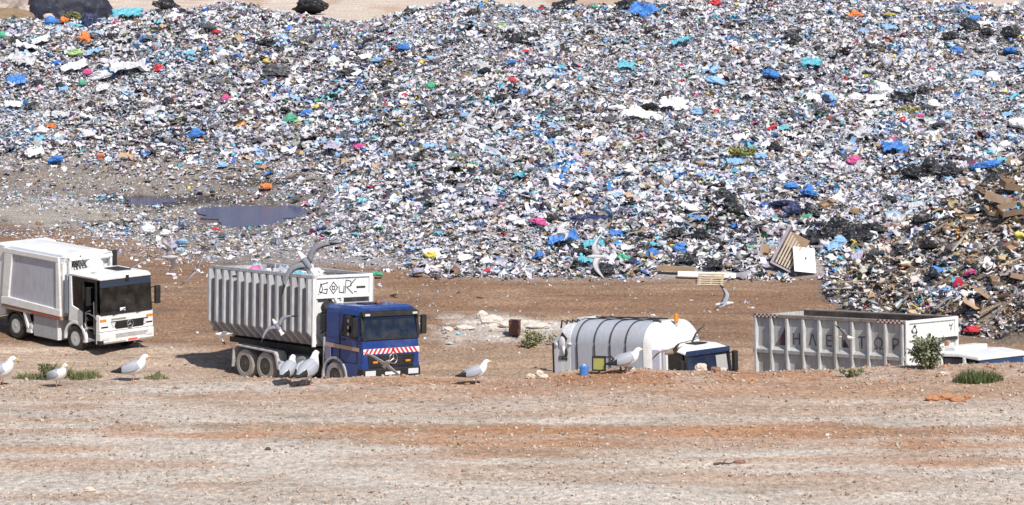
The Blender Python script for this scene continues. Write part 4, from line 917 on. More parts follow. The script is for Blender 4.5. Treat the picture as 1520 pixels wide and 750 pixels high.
def carton_mesh(i):
    r0 = random.Random(200 + i); m = MB(); t = .012
    if i % 2 == 0:      # a flattened, folded carton
        a = r0.uniform(.15, .7); h = r0.uniform(.1, .35)
        m.slab([(-.5, -.35, 0), (0, -.35, h * .3), (0, .35, h * .3), (-.5, .35, 0)], t); m.slab([(0.004, -.35, h * .3), (.5, -.35, -h * .4), (.5, .35, -h * .4), (0.004, .35, h * .3)], t)
        m.slab([(-.5, .36, .0), (-.05, .36, h * .3), (-.07, .58, h * .3 + a * .3), (-.46, .58, a * .3)], t)
    else:               # a crushed open carton
        w, d, h = .5, .36, r0.uniform(.3, .5)
        m.slab([(-w, -d, 0), (w, -d, 0), (w, d, 0), (-w, d, 0)], t)
        m.slab([(-w, -d, t), (-w, -d - .04, h), (w, -d - .02, h * .9), (w, -d, t)], t); m.slab([(-w, d, t), (w, d, t), (w * .96, d + .05, h), (-w * 1.02, d + .03, h)], t)
        m.slab([(-w, -d, t), (-w, d, t), (-w - .06, d, h), (-w - .03, -d, h)], t); m.slab([(w, -d, t), (w + .05, -d, h), (w + .02, d, h), (w, d, t)], t)
        m.slab([(w + .05, -d, h + .003), (w + .36, -d, h * .8), (w + .36, d, h * .75), (w + .05, d, h + .003)], t)
    me = m.mesh('carton'); me.materials.append(None); return me
def plank_mesh(i):
    r0 = random.Random(300 + i); m = MB(); a = r0.uniform(-.02, .02)
    m.hexa([(-.5, -.04, 0), (.5, -.04 + a, .01), (.5, .04 + a, .01), (-.5, .04, 0), (-.5, -.04, .025), (.49, -.04 + a, .035), (.5, .04 + a, .035), (-.49, .04, .025)])
    me = m.mesh('plank'); me.materials.append(None); return me
BAGS = [bag_mesh(i) for i in range(14)]; SHEETS = [sheet_mesh(i) for i in range(10)]; CARTONS = [carton_mesh(i) for i in range(8)]; PLANKS = [plank_mesh(i) for i in range(5)]
PCOL = {'white': (.78, .78, .80), 'pale grey': (.55, .55, .58), 'dark grey': (.09, .09, .10), 'black': (.016, .016, .02), 'blue': (.05, .21, .58), 'light blue': (.26, .46, .72), 'turquoise': (.12, .44, .55),
        'navy': (.02, .03, .10), 'red': (.58, .03, .05), 'pink': (.58, .07, .26), 'orange': (.75, .20, .04), 'green': (.06, .38, .22), 'yellow': (.68, .55, .08), 'lime': (.38, .55, .22), 'brown': (.38, .25, .15), 'tan': (.50, .35, .22), 'mauve': (.42, .39, .52)}
def pm(c): return mat('plastic_' + c.replace(' ', '_'), PCOL[c], .38 if c in ('black', 'navy', 'dark grey') else .5, dirt=.65, dscale=5, spec=.5, bump=.5, dcol=tuple(.55 * q + .11 for q in PCOL[c]))  # besides grime, dcol paints pale crumple highlights into the darker plastics
CARD = [mat('cardboard_%s' % n, c, .85, dirt=.5, dscale=3, dcol=(.30, .21, .14)) for n, c in (('pale', (.54, .40, .28)), ('mid', (.44, .31, .20)), ('dark', (.31, .21, .14)))]
WOOD = [mat('wood_%s' % n, c, .8, dirt=.5, dscale=4, dcol=(.2, .15, .1)) for n, c in (('pale', (.55, .45, .33)), ('mid', (.36, .26, .17)), ('grey', (.30, .28, .26)))]
SPOTS = []   # kind, colour, u, v, width in photo pixels, height factor
def S(kind, colr, *pts):
    for q in pts: SPOTS.append((kind, colr, *q))
S('bag', 'blue', (76, 38, 22), (455, 172, 20), (290, 205, 22), (775, 142, 16), (760, 97, 14), (213, 62, 14), (1010, 375, 20), (1200, 292, 30), (1175, 283, 20), (1090, 340, 14), (1462, 252, 36), (968, 382, 22), (1145, 115, 26), (1445, 32, 20), (1500, 82, 26), (300, 76, 18), (83, 243, 26), (800, 385, 18), (600, 76, 22), (1420, 80, 16))
S('sheet', 'blue', (955, 22, 40), (835, 362, 46), (1325, 226, 42), (915, 352, 22), (160, 115, 26), (25, 124, 30))
S('bag', 'light blue', (1248, 366, 28), (605, 70, 16), (420, 60, 20), (640, 92, 18), (1062, 124, 24), (690, 176, 14), (330, 250, 14), (1230, 150, 20), (1405, 178, 18), (480, 215, 16), (560, 95, 22), (1450, 115, 24), (1035, 172, 18), (270, 365, 22))
S('sheet', 'turquoise', (115, 43, 24), (930, 103, 26), (1205, 98, 30), (880, 368, 34), (1012, 66, 30), (975, 370, 24), (768, 267, 24), (500, 142, 18), (1490, 245, 22), (1420, 423, 18), (872, 392, 30), (1500, 150, 24), (190, 25, 44), (560, 210, 18), (1165, 195, 16), (1145, 330, 16), (650, 350, 12))
S('bag', 'black', (462, 16, 50), (248, 14, 34), (515, 115, 28), (635, 176, 14), (623, 242, 22), (990, 218, 26), (720, 112, 24), (870, 385, 28), (895, 406, 32), (1228, 356, 40), (1258, 350, 44), (1282, 358, 30), (1040, 356, 26), (1290, 40, 16), (1355, 265, 36), (1370, 140, 24), (1440, 42, 34), (1412, 58, 28), (1465, 52, 22), (1500, 55, 26), (960, 165, 26), (830, 12, 24), (700, 25, 18), (575, 130, 22), (55, 128, 20), (90, 130, 16), (135, 160, 16), (250, 155, 20), (425, 168, 18), (290, 185, 12), (445, 72, 12), (390, 68, 22), (395, 70, 14), (1060, 340, 24), (1320, 300, 26), (1005, 350, 30), (985, 150, 20), (1240, 235, 18), (1150, 225, 22), (670, 275, 18), (1085, 60, 14), (1110, 90, 14), (1180, 65, 20), (820, 330, 16), (1335, 375, 22), (1130, 345, 24))
S('sheet', 'black', (775, 63, 48), (840, 12, 36), (930, 12, 36), (1020, 22, 22), (1300, 75, 30), (610, 21, 20), (745, 150, 26), (1340, 150, 34), (1480, 270, 38), (1020, 392, 34), (1060, 398, 30), (860, 378, 20))
S('bag', 'dark grey', (410, 113, 34), (310, 46, 26), (330, 355, 12), (1300, 382, 30), (903, 182, 22), (1175, 55, 20), (1395, 190, 24), (375, 95, 18), (1375, 165, 22), (1010, 195, 18), (440, 300, 12), (140, 58, 16))
S('bag', 'navy', (132, 40, 34), (1225, 152, 18), (1180, 320, 34), (1160, 308, 30), (1460, 205, 20), (940, 395, 18))
S('bag', 'white', (150, 118, 28), (555, 126, 18), (1472, 121, 24), (1510, 192, 24), (1395, 300, 20), (700, 55, 20), (780, 35, 16), (1175, 118, 14), (1385, 160, 18), (975, 180, 22), (915, 165, 20), (840, 30, 14), (560, 150, 16), (720, 395, 18), (760, 330, 16), (660, 310, 16), (240, 220, 16), (155, 95, 16), (60, 200, 20), (130, 205, 22), (25, 90, 26), (1090, 180, 18), (1270, 150, 24), (1310, 140, 30), (1490, 220, 18), (1440, 125, 18), (1030, 120, 16), (1200, 30, 16), (1330, 20, 14), (560, 40, 14), (330, 85, 16), (370, 125, 14), (480, 190, 14), (520, 300, 16), (580, 330, 14), (700, 345, 16), (540, 250, 16), (1115, 260, 18), (1160, 270, 16), (1290, 260, 16), (1220, 330, 14), (905, 300, 18), (965, 310, 14), (880, 250, 16), (830, 210, 14), (220, 345, 24), (245, 350, 18))
S('sheet', 'white', (40, 75, 34), (1000, 160, 40), (950, 175, 40), (1300, 152, 34), (60, 65, 30), (640, 380, 26), (690, 388, 20), (1510, 186, 24), (260, 28, 20), (1460, 40, 22), (20, 160, 26), (110, 105, 40))
S('sheet', 'pale grey', (190, 108, 60), (155, 105, 40), (35, 95, 36), (830, 345, 30), (740, 195, 22), (620, 270, 20), (1290, 110, 26), (1110, 145, 24), (420, 150, 20), (260, 120, 24), (90, 175, 26), (1330, 330, 30), (1360, 310, 26), (1270, 205, 40))
S('bag', 'black', (1205, 362, 34), (1242, 346, 46), (1268, 362, 36), (1300, 345, 34), (1210, 340, 24), (1075, 300, 30), (1090, 315, 34), (1205, 322, 30), (1380, 255, 40), (1410, 262, 34), (1370, 335, 30), (1378, 372, 30), (1385, 415, 28))
S('bag', 'red', (235, 105, 18), (172, 37, 12), (322, 51, 14), (1443, 497, 20), (804, 17, 12), (1062, 10, 20), (1145, 194, 14), (1340, 182, 14), (783, 80, 12), (760, 123, 14), (1298, 60, 10), (322, 345, 12))
S('bag', 'pink', (533, 223, 20), (1268, 244, 22), (800, 336, 22), (335, 150, 14), (1440, 411, 20), (1368, 177, 12), (130, 112, 16), (1325, 212, 14), (1205, 315, 12))
S('bag', 'orange', (95, 36, 20), (126, 62, 22), (1270, 27, 20), (76, 192, 14), (395, 282, 20), (150, 235, 12))
S('bag', 'green', (3, 58, 18), (430, 182, 20), (640, 131, 16), (1195, 328, 22), (885, 15, 10), (122, 128, 14), (560, 412, 18), (925, 388, 22))
S('bag', 'lime', (112, 83, 20), (440, 183, 12), (745, 43, 14)); S('bag', 'yellow', (470, 163, 12), (395, 95, 12), (1320, 26, 14), (640, 385, 16), (590, 295, 10))
S('bag', 'mauve', (620, 410, 20), (255, 370, 20), (1160, 345, 14), (1140, 400, 16))
S('carton', 'card', (1040, 248, 18), (1018, 250, 12), (1088, 225, 16), (1142, 236, 14), (1250, 28, 14), (1480, 305, 44), (1500, 320, 44), (1500, 285, 40), (1455, 290, 26), (1470, 322, 34), (1440, 330, 22), (1460, 440, 44), (1478, 425, 30), (1445, 460, 40), (1425, 320, 18), (1405, 345, 20), (1500, 375, 28), (1465, 375, 24), (1428, 275, 18), (1490, 445, 26), (1380, 475, 20), (1355, 470, 24), (1510, 420, 26), (1400, 440, 16), (1240, 190, 14), (1225, 310, 22), (1010, 352, 12), (1405, 300, 24), (1270, 320, 24), (455, 105, 16), (1130, 375, 16), (1440, 395, 18), (1330, 440, 18), (1280, 430, 16), (1345, 400, 14))
S('plank', 'wood', (1262, 430, 60), (1250, 440, 52), (1275, 445, 40), (1285, 425, 44), (1330, 395, 40), (1350, 420, 36), (1370, 365, 46), (1390, 350, 40), (1415, 390, 40), (1425, 370, 44), (1450, 355, 50), (1300, 455, 36), (1480, 350, 50), (1500, 400, 40), (680, 90, 60), (660, 110, 50), (700, 65, 40), (950, 355, 50), (975, 350, 44), (1470, 470, 40), (1360, 445, 36), (1340, 460, 30), (1400, 460, 34), (1375, 410, 30), (310, 118, 30), (330, 128, 36))
r9 = random.Random(77)
for k in range(84):
    u = r9.uniform(10, 1510); v = r9.uniform(34, 395) if u > 620 else r9.uniform(45, 240)
    if 1110 < u < 1230 and v > 320: continue
    S('sheet', r9.choices(['white', 'pale grey', 'light blue', 'mauve', 'dark grey', 'tan', 'black'], [30, 28, 14, 4, 9, 2, 9])[0], (u, v, r9.uniform(13, 28)))
LAND = [(190, 'left white cab'), (290, 'small puddle'), (470, 'wide puddle'), (640, 'blue cab'), (800, 'rusty box'), (960, 'rounded truck'), (1110, 'pallet'), (1240, 'broken cabinet'), (1380, 'lettered container'), (1700, 'right white cab')]
def zone(u, v):
    lm = next(n for x, n in LAND if u < x)
    if u > 1240 and v > 270 and u + (v - 270) * .0 > 1250 - 0: 
        return ('high on nearer heap' if v < 340 else 'midway on nearer heap' if v < 420 else 'at foot of nearer heap')
    row = 'at slope top' if v < 60 else 'high on slope' if v < 150 else 'halfway up slope' if v < 240 else 'low on slope' if v < 330 else 'at slope foot'
    return row + (' above ' if v < 380 else ' behind ') + lm
items = []
rr = random.Random(5)
for s_ in SPOTS:
    kind, colr, u, v, w = s_
    g = ground_at(u, v + w * .12, 95, 250)
    sc = w / F_PX * g.y * (.75 if kind == 'carton' else 1.0)
    if kind == 'bag': me = rr.choice(BAGS); nm = 'plastic_bag'; m_ = pm(colr); cat = 'bag'; word = colr + ' plastic bag'
    elif kind == 'sheet': me = rr.choice(SHEETS); nm = 'plastic_sheet'; m_ = pm(colr); cat = 'plastic sheet'; word = 'crumpled ' + colr + ' plastic sheet'
    elif kind == 'carton': me = rr.choice(CARTONS); nm = 'carton'; k = rr.randrange(3); m_ = CARD[k]; cat = 'carton'; word = ('pale', 'mid brown', 'dark brown')[k] + ' cardboard carton'
    else: me = rr.choice(PLANKS); nm = 'plank'; k = rr.randrange(3); m_ = WOOD[k]; cat = 'plank'; word = ('pale', 'brown', 'weathered grey')[k] + ' wooden plank'
    o = bpy.data.objects.new(nm, me); COL.objects.link(o); o.location = g + Vector((0, 0, .12 + sc * .16))
    yaw = rr.uniform(-.5, .5) + (math.pi if rr.random() < .5 else 0)
    if kind in ('plank', 'carton'): yaw = rr.uniform(0, math.pi)
    fwd = .25 if kind in ('sheet', 'carton') else .1
    o.rotation_euler = (rr.uniform(-.15, .35) + fwd, rr.uniform(-.3, .3), yaw)
    if kind == 'plank': o.rotation_euler = (rr.uniform(-.2, .2), rr.uniform(-.75, .15), rr.uniform(-.8, .8)); o.location.z += .12
    if kind == 'sheet': o.scale = (sc, sc * rr.uniform(.7, 1), sc * rr.uniform(.5, .8)); o.rotation_euler.z = rr.uniform(-.4, .4)
    elif kind == 'plank': o.scale = (sc, 1.2, 1.2)
    else: o.scale = (sc * rr.uniform(.95, 1.1), sc * rr.uniform(.8, 1.1), sc * rr.uniform(.75, 1.0))
    sl_ = o.material_slots[0]; sl_.link = 'OBJECT'; sl_.material = m_
    o['category'] = cat; o['group'] = {'bag': 'plastic bags lying in the rubbish', 'sheet': 'plastic sheets lying in the rubbish', 'carton': 'cardboard cartons in the rubbish', 'plank': 'planks sticking out of the rubbish'}[kind]
    items.append((word, zone(u, v), u, v, w, o))
from collections import defaultdict
byl = defaultdict(list)
for it in items: byl[(it[0], it[1])].append(it)
for (word, zn), L in byl.items():
    L.sort(key=lambda t: t[2]); n = len(L)
    for k, it in enumerate(L):
        suf = '' if n == 1 else (', left one of two', ', right one of two')[k] if n == 2 else ', ' + ('leftmost' if k == 0 else 'rightmost' if k == n - 1 else ('second', 'third', 'fourth', 'fifth', 'sixth', 'seventh', 'eighth')[k - 1] + ' from left')
        it[5]['label'] = word + ' ' + zn + suf

# ------------------------------------------------------------------ OTHER OBJECTS ON THE TIP
def lump(name, m_, c, r, seed, amp=.25, sub=4, parent=None, smooth=False, freq=1.6):
    bm = ico_verts(sub); o_ = Vector((seed * 3.7, seed * 1.3, seed * 7.1))
    for v in bm.verts:
        n = v.co.copy(); k = 1 + amp * (mnoise.noise(n * freq + o_) + .5 * mnoise.noise(n * freq * 2.7 + o_) + .25 * mnoise.noise(n * freq * 6 + o_))
        v.co = Vector((n.x * r[0] * k, n.y * r[1] * k, n.z * r[2] * k))
    me = bpy.data.meshes.new(name); bm.to_mesh(me); bm.free(); o = link(name, me, m_, parent); o.location = c
    if smooth: me.shade_smooth()
    return o
# dark tarpaulin heap and boulders on the skyline at upper left
g = at(95, 18, 203.5); g.z = gz(g.x, 203.5)
tp = lump('tarpaulin_heap', mat('navy_tarpaulin', (.022, .024, .042), .6, dirt=.35, dscale=2, dcol=(.06, .06, .08), bump=.3), g + Vector((0, 1.2, .1)), (3.3, 2.4, 2.6), 3, .16, 5, freq=1.2)
tag(tp, 'dark navy tarpaulin thrown over a heap at upper left skyline', 'tarpaulin')
g = at(20, 24, 199.5)
tag(lump('earth_mound', mat('mound_soil', (.27, .19, .12), .95, dirt=.6, dscale=3, dcol=(.16, .12, .07), bump=.6), g + Vector((-.8, 0, -.35)), (2.3, 1.6, .95), 8, .16, 4), 'brown earth mound beside the dark tarpaulin at top left corner', 'mound')
ROCKM = mat('pale_rock', (.56, .47, .42), .9, dirt=.5, dscale=4, dcol=(.36, .27, .21), bump=.5)
for i, (u, v, dy, r, lb) in enumerate([(8, 4, 204, (1.6, 1.4, 1.0), 'large pale boulder behind the earth mound at top left corner'), (46, 16, 203.5, (.55, .4, .36), 'pale boulder between the earth mound and the dark tarpaulin'), (72, 26, 201, (.4, .3, .25), 'small pale boulder at the lower edge of the dark tarpaulin')]):
    g = at(u, v, dy); tag(lump('boulder', ROCKM, g, r, 20 + i, .2, 3), lb, 'boulder')
# big dark tarp and grey film
g = ground_at(870, 334, 110, 160)
t = lump('folded_tarpaulin', pm('navy'), g + Vector((0, .2, .18)), (1.0, .55, .26), 31, .3, 4); tag(t, 'dark folded tarpaulin lying above bright blue plastic at foot of slope', 'tarpaulin')

# broken cabinet
g = ground_at(1172, 408, 110, 150)
cb2 = empty('broken_cabinet', g + Vector((0, .2, .02)), Matrix.Rotation(R(-20), 3, 'Z') @ Matrix.Rotation(R(24), 3, 'Y') @ Matrix.Rotation(R(-14), 3, 'X'))
cb2.scale = (1.25, 1.25, 1.25)
tag(cb2, 'broken wooden cabinet tipped over, slatted back showing and white panel leaning on it', 'cabinet')
LIL = mat('cabinet_laminate', (.42, .38, .44), .55, dirt=.4, dscale=3)
f = MB(); f.box(-.62, .30, -.25, .25, .02, .09); f.box(-.72, -.62, -.25, .25, .02, 1.45); f.build('carcass', LIL, cb2, .008)
MB().box(-.61, .10, .18, .24, .095, 1.30).build('back_panel', WOOD[1], cb2)
for k in range(6): MB().box(-.56 + k * .105, -.50 + k * .105, -.24, -.18, .12, 1.28 - .06 * k).build('slat', mat('slat_wood', (.62, .52, .42), .7, dirt=.3), cb2)
for z in (.35, .8): MB().box(-.60, .06, -.17, .17, z, z + .03).build('shelf', WOOD[2], cb2)
wp = MB().box(-.52, .52, -.015, .015, -.55, .55).build('white_panel', mat('white_laminate', (.82, .82, .84), .5, dirt=.1), cb2)
rootm = Matrix.Translation(cb2.location) @ cb2.rotation_euler.to_matrix().to_4x4() @ Matrix.Diagonal((*cb2.scale, 1))
want = Matrix.Translation(at(1194, 386, cb2.location.y - .25)) @ Matrix.Rotation(R(26), 4, 'Z') @ Matrix.Rotation(R(-24), 4, 'X') @ Matrix.Rotation(R(9), 4, 'Y')
wp.matrix_local = rootm.inverted() @ want
MB().slab([(.06, -.30, .04), (.19, -.31, .0), (.34, -.14, .72), (.20, -.12, .76)], .02).build('drawer_front', mat('plum_laminate', (.10, .08, .13), .6), cb2)
g = ground_at(1132, 385, 110, 150)
ch = empty('broken_board', g + Vector((0, .2, .02)), Matrix.Rotation(R(10), 3, 'Y'))
tag(ch, 'brown board with pale edge standing left of the broken cabinet', 'board')
MB().box(-.10, .22, -.02, .02, .05, .62).build('board', CARD[1], ch); MB().box(-.16, -.10, -.04, .04, 0, .75).build('edge', LIL, ch)
# planks and pallet at the foot of the slope
g = ground_at(1004, 408, 110, 150)
pk = MB().box(-.85, .75, -.08, .08, 0, .22).build('timber_beam', WOOD[1]); pk.location = g + Vector((0, -.1, .14)); pk.rotation_euler = (0, R(2), R(-4)); tag(pk, 'thick brown timber beam lying left of the white board', 'beam')
g = ground_at(1035, 411, 110, 150)
pk = MB().slab([(-.95, 0, 0), (1.5, 0, 0), (1.5, .12, .2), (-.95, .12, .2)], .03).build('white_board', mat('white_board', (.78, .74, .68), .6, dirt=.3)); pk.location = g + Vector((.1, -.45, .04)); pk.rotation_euler = (0, R(1.5), R(-3)); tag(pk, 'long white board lying under the pale pallet at foot of slope', 'board')
g = ground_at(1054, 417, 110, 150)
pal = empty('pallet', g + Vector((0, -.5, .07)), Matrix.Rotation(R(-8), 3, 'Z') @ Matrix.Rotation(R(28), 3, 'X')); tag(pal, 'pale slatted wooden pallet lying tilted on white board', 'pallet')
for k in range(6): MB().box(-.56, .56, -.42 + k * .15, -.34 + k * .15, .06, .085).build('slat', WOOD[0], pal)
for x in (-.5, -.02, .42): MB().box(x, x + .09, -.42, .42, 0, .058).build('bearer', WOOD[0], pal)
# brown metal box on legs
g = ground_at(764, 500, 90, 130)
bx = empty('metal_box', g, Matrix.Rotation(R(-14), 3, 'Z')); tag(bx, 'rusty dark red metal box on short legs standing in pale rubble', 'metal box')
RUST = mat('rusty_red', (.16, .065, .05), .7, dirt=.6, dscale=4, dcol=(.09, .055, .045), bump=.3)
MB().box(-.19, .19, -.19, .19, .07, .60).build('body', RUST, bx, .012); MB().box(-.205, .205, -.205, .205, .60, .625).build('lid', RUST, bx, .006)
for x in (-.17, .13):
    for y in (-.17, .13): MB().box(x, x + .04, y, y + .04, -.02, .07).build('leg', DARKST, bx)
# pale slabs by the rubble
for i, (u, v, r, lb) in enumerate([(730, 478, (.42, .3, .22), 'largest pale stone in the rubble left of the rusty box'), (716, 470, (.22, .2, .2), 'upright pale stone at the left end of the large pale stone'), (752, 482, (.3, .25, .14), 'flat pale stone between large pale stone and rusty box'), (800, 484, (.45, .3, .13), 'flat white stone right of the rusty box'), (690, 486, (.4, .25, .11), 'flat white stone at left end of pale rubble'), (664, 488, (.22, .2, .1), 'small pale stone at far left of the rubble')]):
    g = ground_at(u, v + 3, 90, 130); tag(lump('rubble_stone', mat('white_rubble', (.64, .59, .53), .9, dirt=.5, dscale=4, dcol=(.42, .35, .29), bump=.5), g + Vector((0, 0, r[2] * .5)), r, 40 + i, .3, 3), lb, 'stone', 'pale stones in the rubble')

# container contents
def inside(pose, loc): p, m, zg = POSE[pose]; return p + m @ Vector(loc)
for (x, y, z, s_, colr, k, lb) in [(-6.3, .2, 3.35, 1.0, 'white', 0, 'large white plastic bag inside ribbed container near its tail'), (-5.55, -.55, 3.62, .62, 'light blue', 1, 'light blue plastic bag showing above rim of ribbed container'), (-4.9, -.4, 3.50, .7, 'white', 2, 'white plastic bag inside ribbed container right of light blue bag'),
        (-3.1, -.6, 3.66, .60, 'turquoise', 3, 'turquoise plastic bag showing above rim of ribbed container'), (-2.6, -.1, 3.72, .75, 'white', 4, 'white plastic bag heaped highest inside ribbed container'), (-3.9, .3, 3.45, .9, 'dark grey', 5, 'dark grey plastic bag in middle of ribbed container'), (-4.4, -.7, 3.55, .5, 'pale grey', 6, 'small pale grey plastic bag in middle of ribbed container'), (-2.2, -.6, 3.58, .5, 'pale grey', 7, 'pale grey plastic bag inside ribbed container near white front')]:
    o = bpy.data.objects.new('plastic_bag', BAGS[k]); COL.objects.link(o); o.location = inside('B', (x, y, z)); o.scale = (s_, s_, s_ * 1.1); o.rotation_euler = (rr.uniform(-.3, .3), rr.uniform(-.3, .3), rr.uniform(0, 6))
    o.material_slots[0].link = 'OBJECT'; o.material_slots[0].material = pm(colr); tag(o, lb, 'bag', 'plastic bags in the ribbed container')
n = 900; lx = rng.uniform(-7.0, -1.5, n); ly = rng.uniform(-1.0, 1.0, n); lz = 3.05 + .3 * np.exp(-((lx + 4.5) / 1.8) ** 2) - .25 * (lx > -2.3) + rng.uniform(-.05, .15, n)
pB, mB, _ = POSE['B']; Mn = np.array(mB); wp = np.stack([lx, ly, lz], 1) @ Mn.T + np.array(pB)
V_, L_2, F_2, C_2 = scatter(wp, rng.uniform(.15, .4, n), KW, PW); tag(link('container_load', np_mesh('container_load', V_, L_2, F_2, C_2), LITTER), 'loose mixed rubbish filling the ribbed container on blue truck', 'rubbish', kind='stuff')

# fronts of the two half hidden lorries
for root, xf, zb in ((C_, 1.47, .62), (D, 1.48, .58)):
    g = MB().box(xf, xf + .02, -.62, .62, zb + .42, zb + .80).build('grille', BLACK, root, .01)
    for z in (.50, .60, .70): MB().box(xf + .02, xf + .03, -.58, .58, zb + z, zb + z + .025).build('grille_bar', MUD, g)
    bp_ = MB().box(xf - .1, xf + .07, -1.18, 1.18, zb - .08, zb + .28).build('bumper', MUD, root, .03)
    for y in (-.9, .9):
        MB().box(xf, xf + .025, y - .17, y + .17, zb + .42, zb + .60).build('headlight', LAMP, root, .02)
        MB().box(xf, xf + .02, y - .17, y + .17, zb + .64, zb + .70).build('indicator', AMBER, root)
    MB().box(xf + .07, xf + .08, -.26, .26, zb + .04, zb + .16).build('number_plate', WHITE, bp_)
# ------------------------------------------------------------------ stones and gravel on the shelf
STONE = attr_mat('gravel_stone', .9, .2, .15, 20)
def gravel(name, label, N, box_, smin, smax, dens, pal_=None):
    x = rng.uniform(box_[0], box_[1], N); y = rng.uniform(box_[2], box_[3], N); keep = rng.uniform(0, 1, N) < dens(x, y); x, y = x[keep], y[keep]
    z = height(x, y); n = len(x); T, F = tpl_lump(30); sz = smin * (smax / smin) ** (rng.uniform(0, 1, n) ** 4.)
    v = T[rng.integers(0, 30, n)] * (sz[:, None, None] * rng.uniform(.6, 1.2, (n, 1, 3)) * np.array([1.1, 1, .8]))
    v = np.einsum('nij,nvj->nvi', rand_rot(n, .6), v) + np.stack([x, y, z + sz * .12], 1)[:, None]
    if pal_ is None: pal_ = np.array([(.48, .41, .35), (.43, .35, .29), (.37, .27, .20), (.53, .48, .43), (.36, .25, .18), (.20, .15, .12)])
    c = pal_[rng.choice(6, n, p=[.27, .27, .19, .05, .14, .08])] * rng.uniform(.8, 1.1, (n, 1))
    nv = v.shape[1]; f = (F[None] + (np.arange(n) * nv)[:, None, None]).ravel()
    tag(link(name, np_mesh(name, v.reshape(-1, 3), f, np.full(n * len(F), 3), np.repeat(c, nv, 0)), STONE), label, 'gravel', kind='stuff')
gravel('gravel', 'loose gravel and small stones on the foreground shelf', 80000, (-13, 13, 43.5, 60.5), .012, .085, lambda x, y: .35 + .65 * sstep(-.2, .4, fbm(x * .4, y * 1.2, 301, 3)))
def crest(x, y):
    t = 760 + F_PX * x / 59.; return np.exp(-((y - 57.6) / .8) ** 2) * (.12 + .88 * np.clip(np.interp(t, [600, 700, 800, 1110, 1200, 1400, 1600], [0, .4, 1, 1, .5, .6, .5]) * (.5 + fbm(x * .8, y * 0, 351, 3)), 0, 1))
gravel('bank_clods', 'reddish clods of earth along the crest of the bank', 11000, (-13, 13, 55.5, 59.5), .02, .12, crest, np.array([(.36, .18, .10), (.42, .23, .14), (.30, .16, .10), (.50, .40, .32), (.44, .27, .18), (.24, .13, .085)]))
gravel('road_gravel', 'clods and stones on the haul road', 9000, (-24, 24, 96, 131), .03, .20, lambda x, y: .3 + .7 * sstep(0, .4, fbm(x * .2, y * .5, 305, 3)))
OR = mat('orange_clay', (.46, .22, .115), .95, dirt=.5, dscale=6, dcol=(.32, .15, .08), bump=.5)
PS = mat('cream_stone', (.62, .54, .45), .9, dirt=.5, dscale=6, dcol=(.44, .30, .2), bump=.4)
for i, (u, v, r, m_, lb) in enumerate([(1384, 595, (.13, .1, .07), OR, 'left lump of the orange clay clods at right'), (1402, 593, (.18, .12, .075), OR, 'biggest lump of the orange clay clods at right'), (1422, 596, (.14, .1, .065), OR, 'third lump of the orange clay clods at right'), (1437, 592, (.08, .07, .05), OR, 'right end lump of the orange clay clods'),
        (788, 562, (.09, .07, .06), PS, 'cream stone at left of the stone cluster below the rounded truck'), (800, 554, (.08, .07, .07), PS, 'cream stone on top of the stone cluster below the rounded truck'), (806, 562, (.10, .08, .06), PS, 'cream stone at right of the stone cluster below the rounded truck'), (935, 552, (.10, .07, .06), PS, 'cream stone on the bank under the gull by the rounded truck'),
        (1040, 545, (.12, .09, .10), PS, 'cream stone on the bank in front of the blue windscreen'), (1062, 547, (.10, .08, .06), mat('brown_stone', (.25, .13, .09), .9, dirt=.5), 'brown stone on the bank right of the cream stone'), (1074, 549, (.07, .06, .05), PS, 'small cream stone at right end of the bank by the dark mirror'),
        (1098, 688, (.10, .07, .035), mat('brown_stone', (.25, .13, .09), .9), 'brown clod beside a dark twig on the gravel'), (1400, 558, (.10, .08, .06), mat('white_rubble', (.6, .6, .6)), 'white stone between the green shrub and the grass tuft'), (132, 730, (.10, .07, .05), PS, 'cream stone at lower left of the gravel')]):
    g = ground_at(u, v, 43, 64); tag(lump('stone', m_, g + Vector((0, 0, r[2] * .45)), r, 60 + i, .32, 3), lb, 'stone', 'single stones on the shelf')
g = ground_at(1074, 692, 43, 60)
tw = MB().tube([(-.16, 0, .02), (-.05, .03, .035), (.08, -.01, .03), (.2, .04, .05)], [.022, .018, .016, .008], 7).tube([(-.02, .02, .03), (.06, .10, .09)], [.012, .006], 6).build('twig', mat('twig_bark', (.09, .065, .05), .9, dirt=.4)); tw.location = g; tag(tw, 'dark twig lying on pale gravel at lower right', 'twig')
g = ground_at(398, 669, 43, 60); tag(lump('dark_pebble', mat('dark_stone', (.07, .06, .055), .9), g + Vector((0, 0, .02)), (.05, .04, .035), 91, .3, 2), 'small dark pebble alone on pale gravel at lower middle', 'pebble')

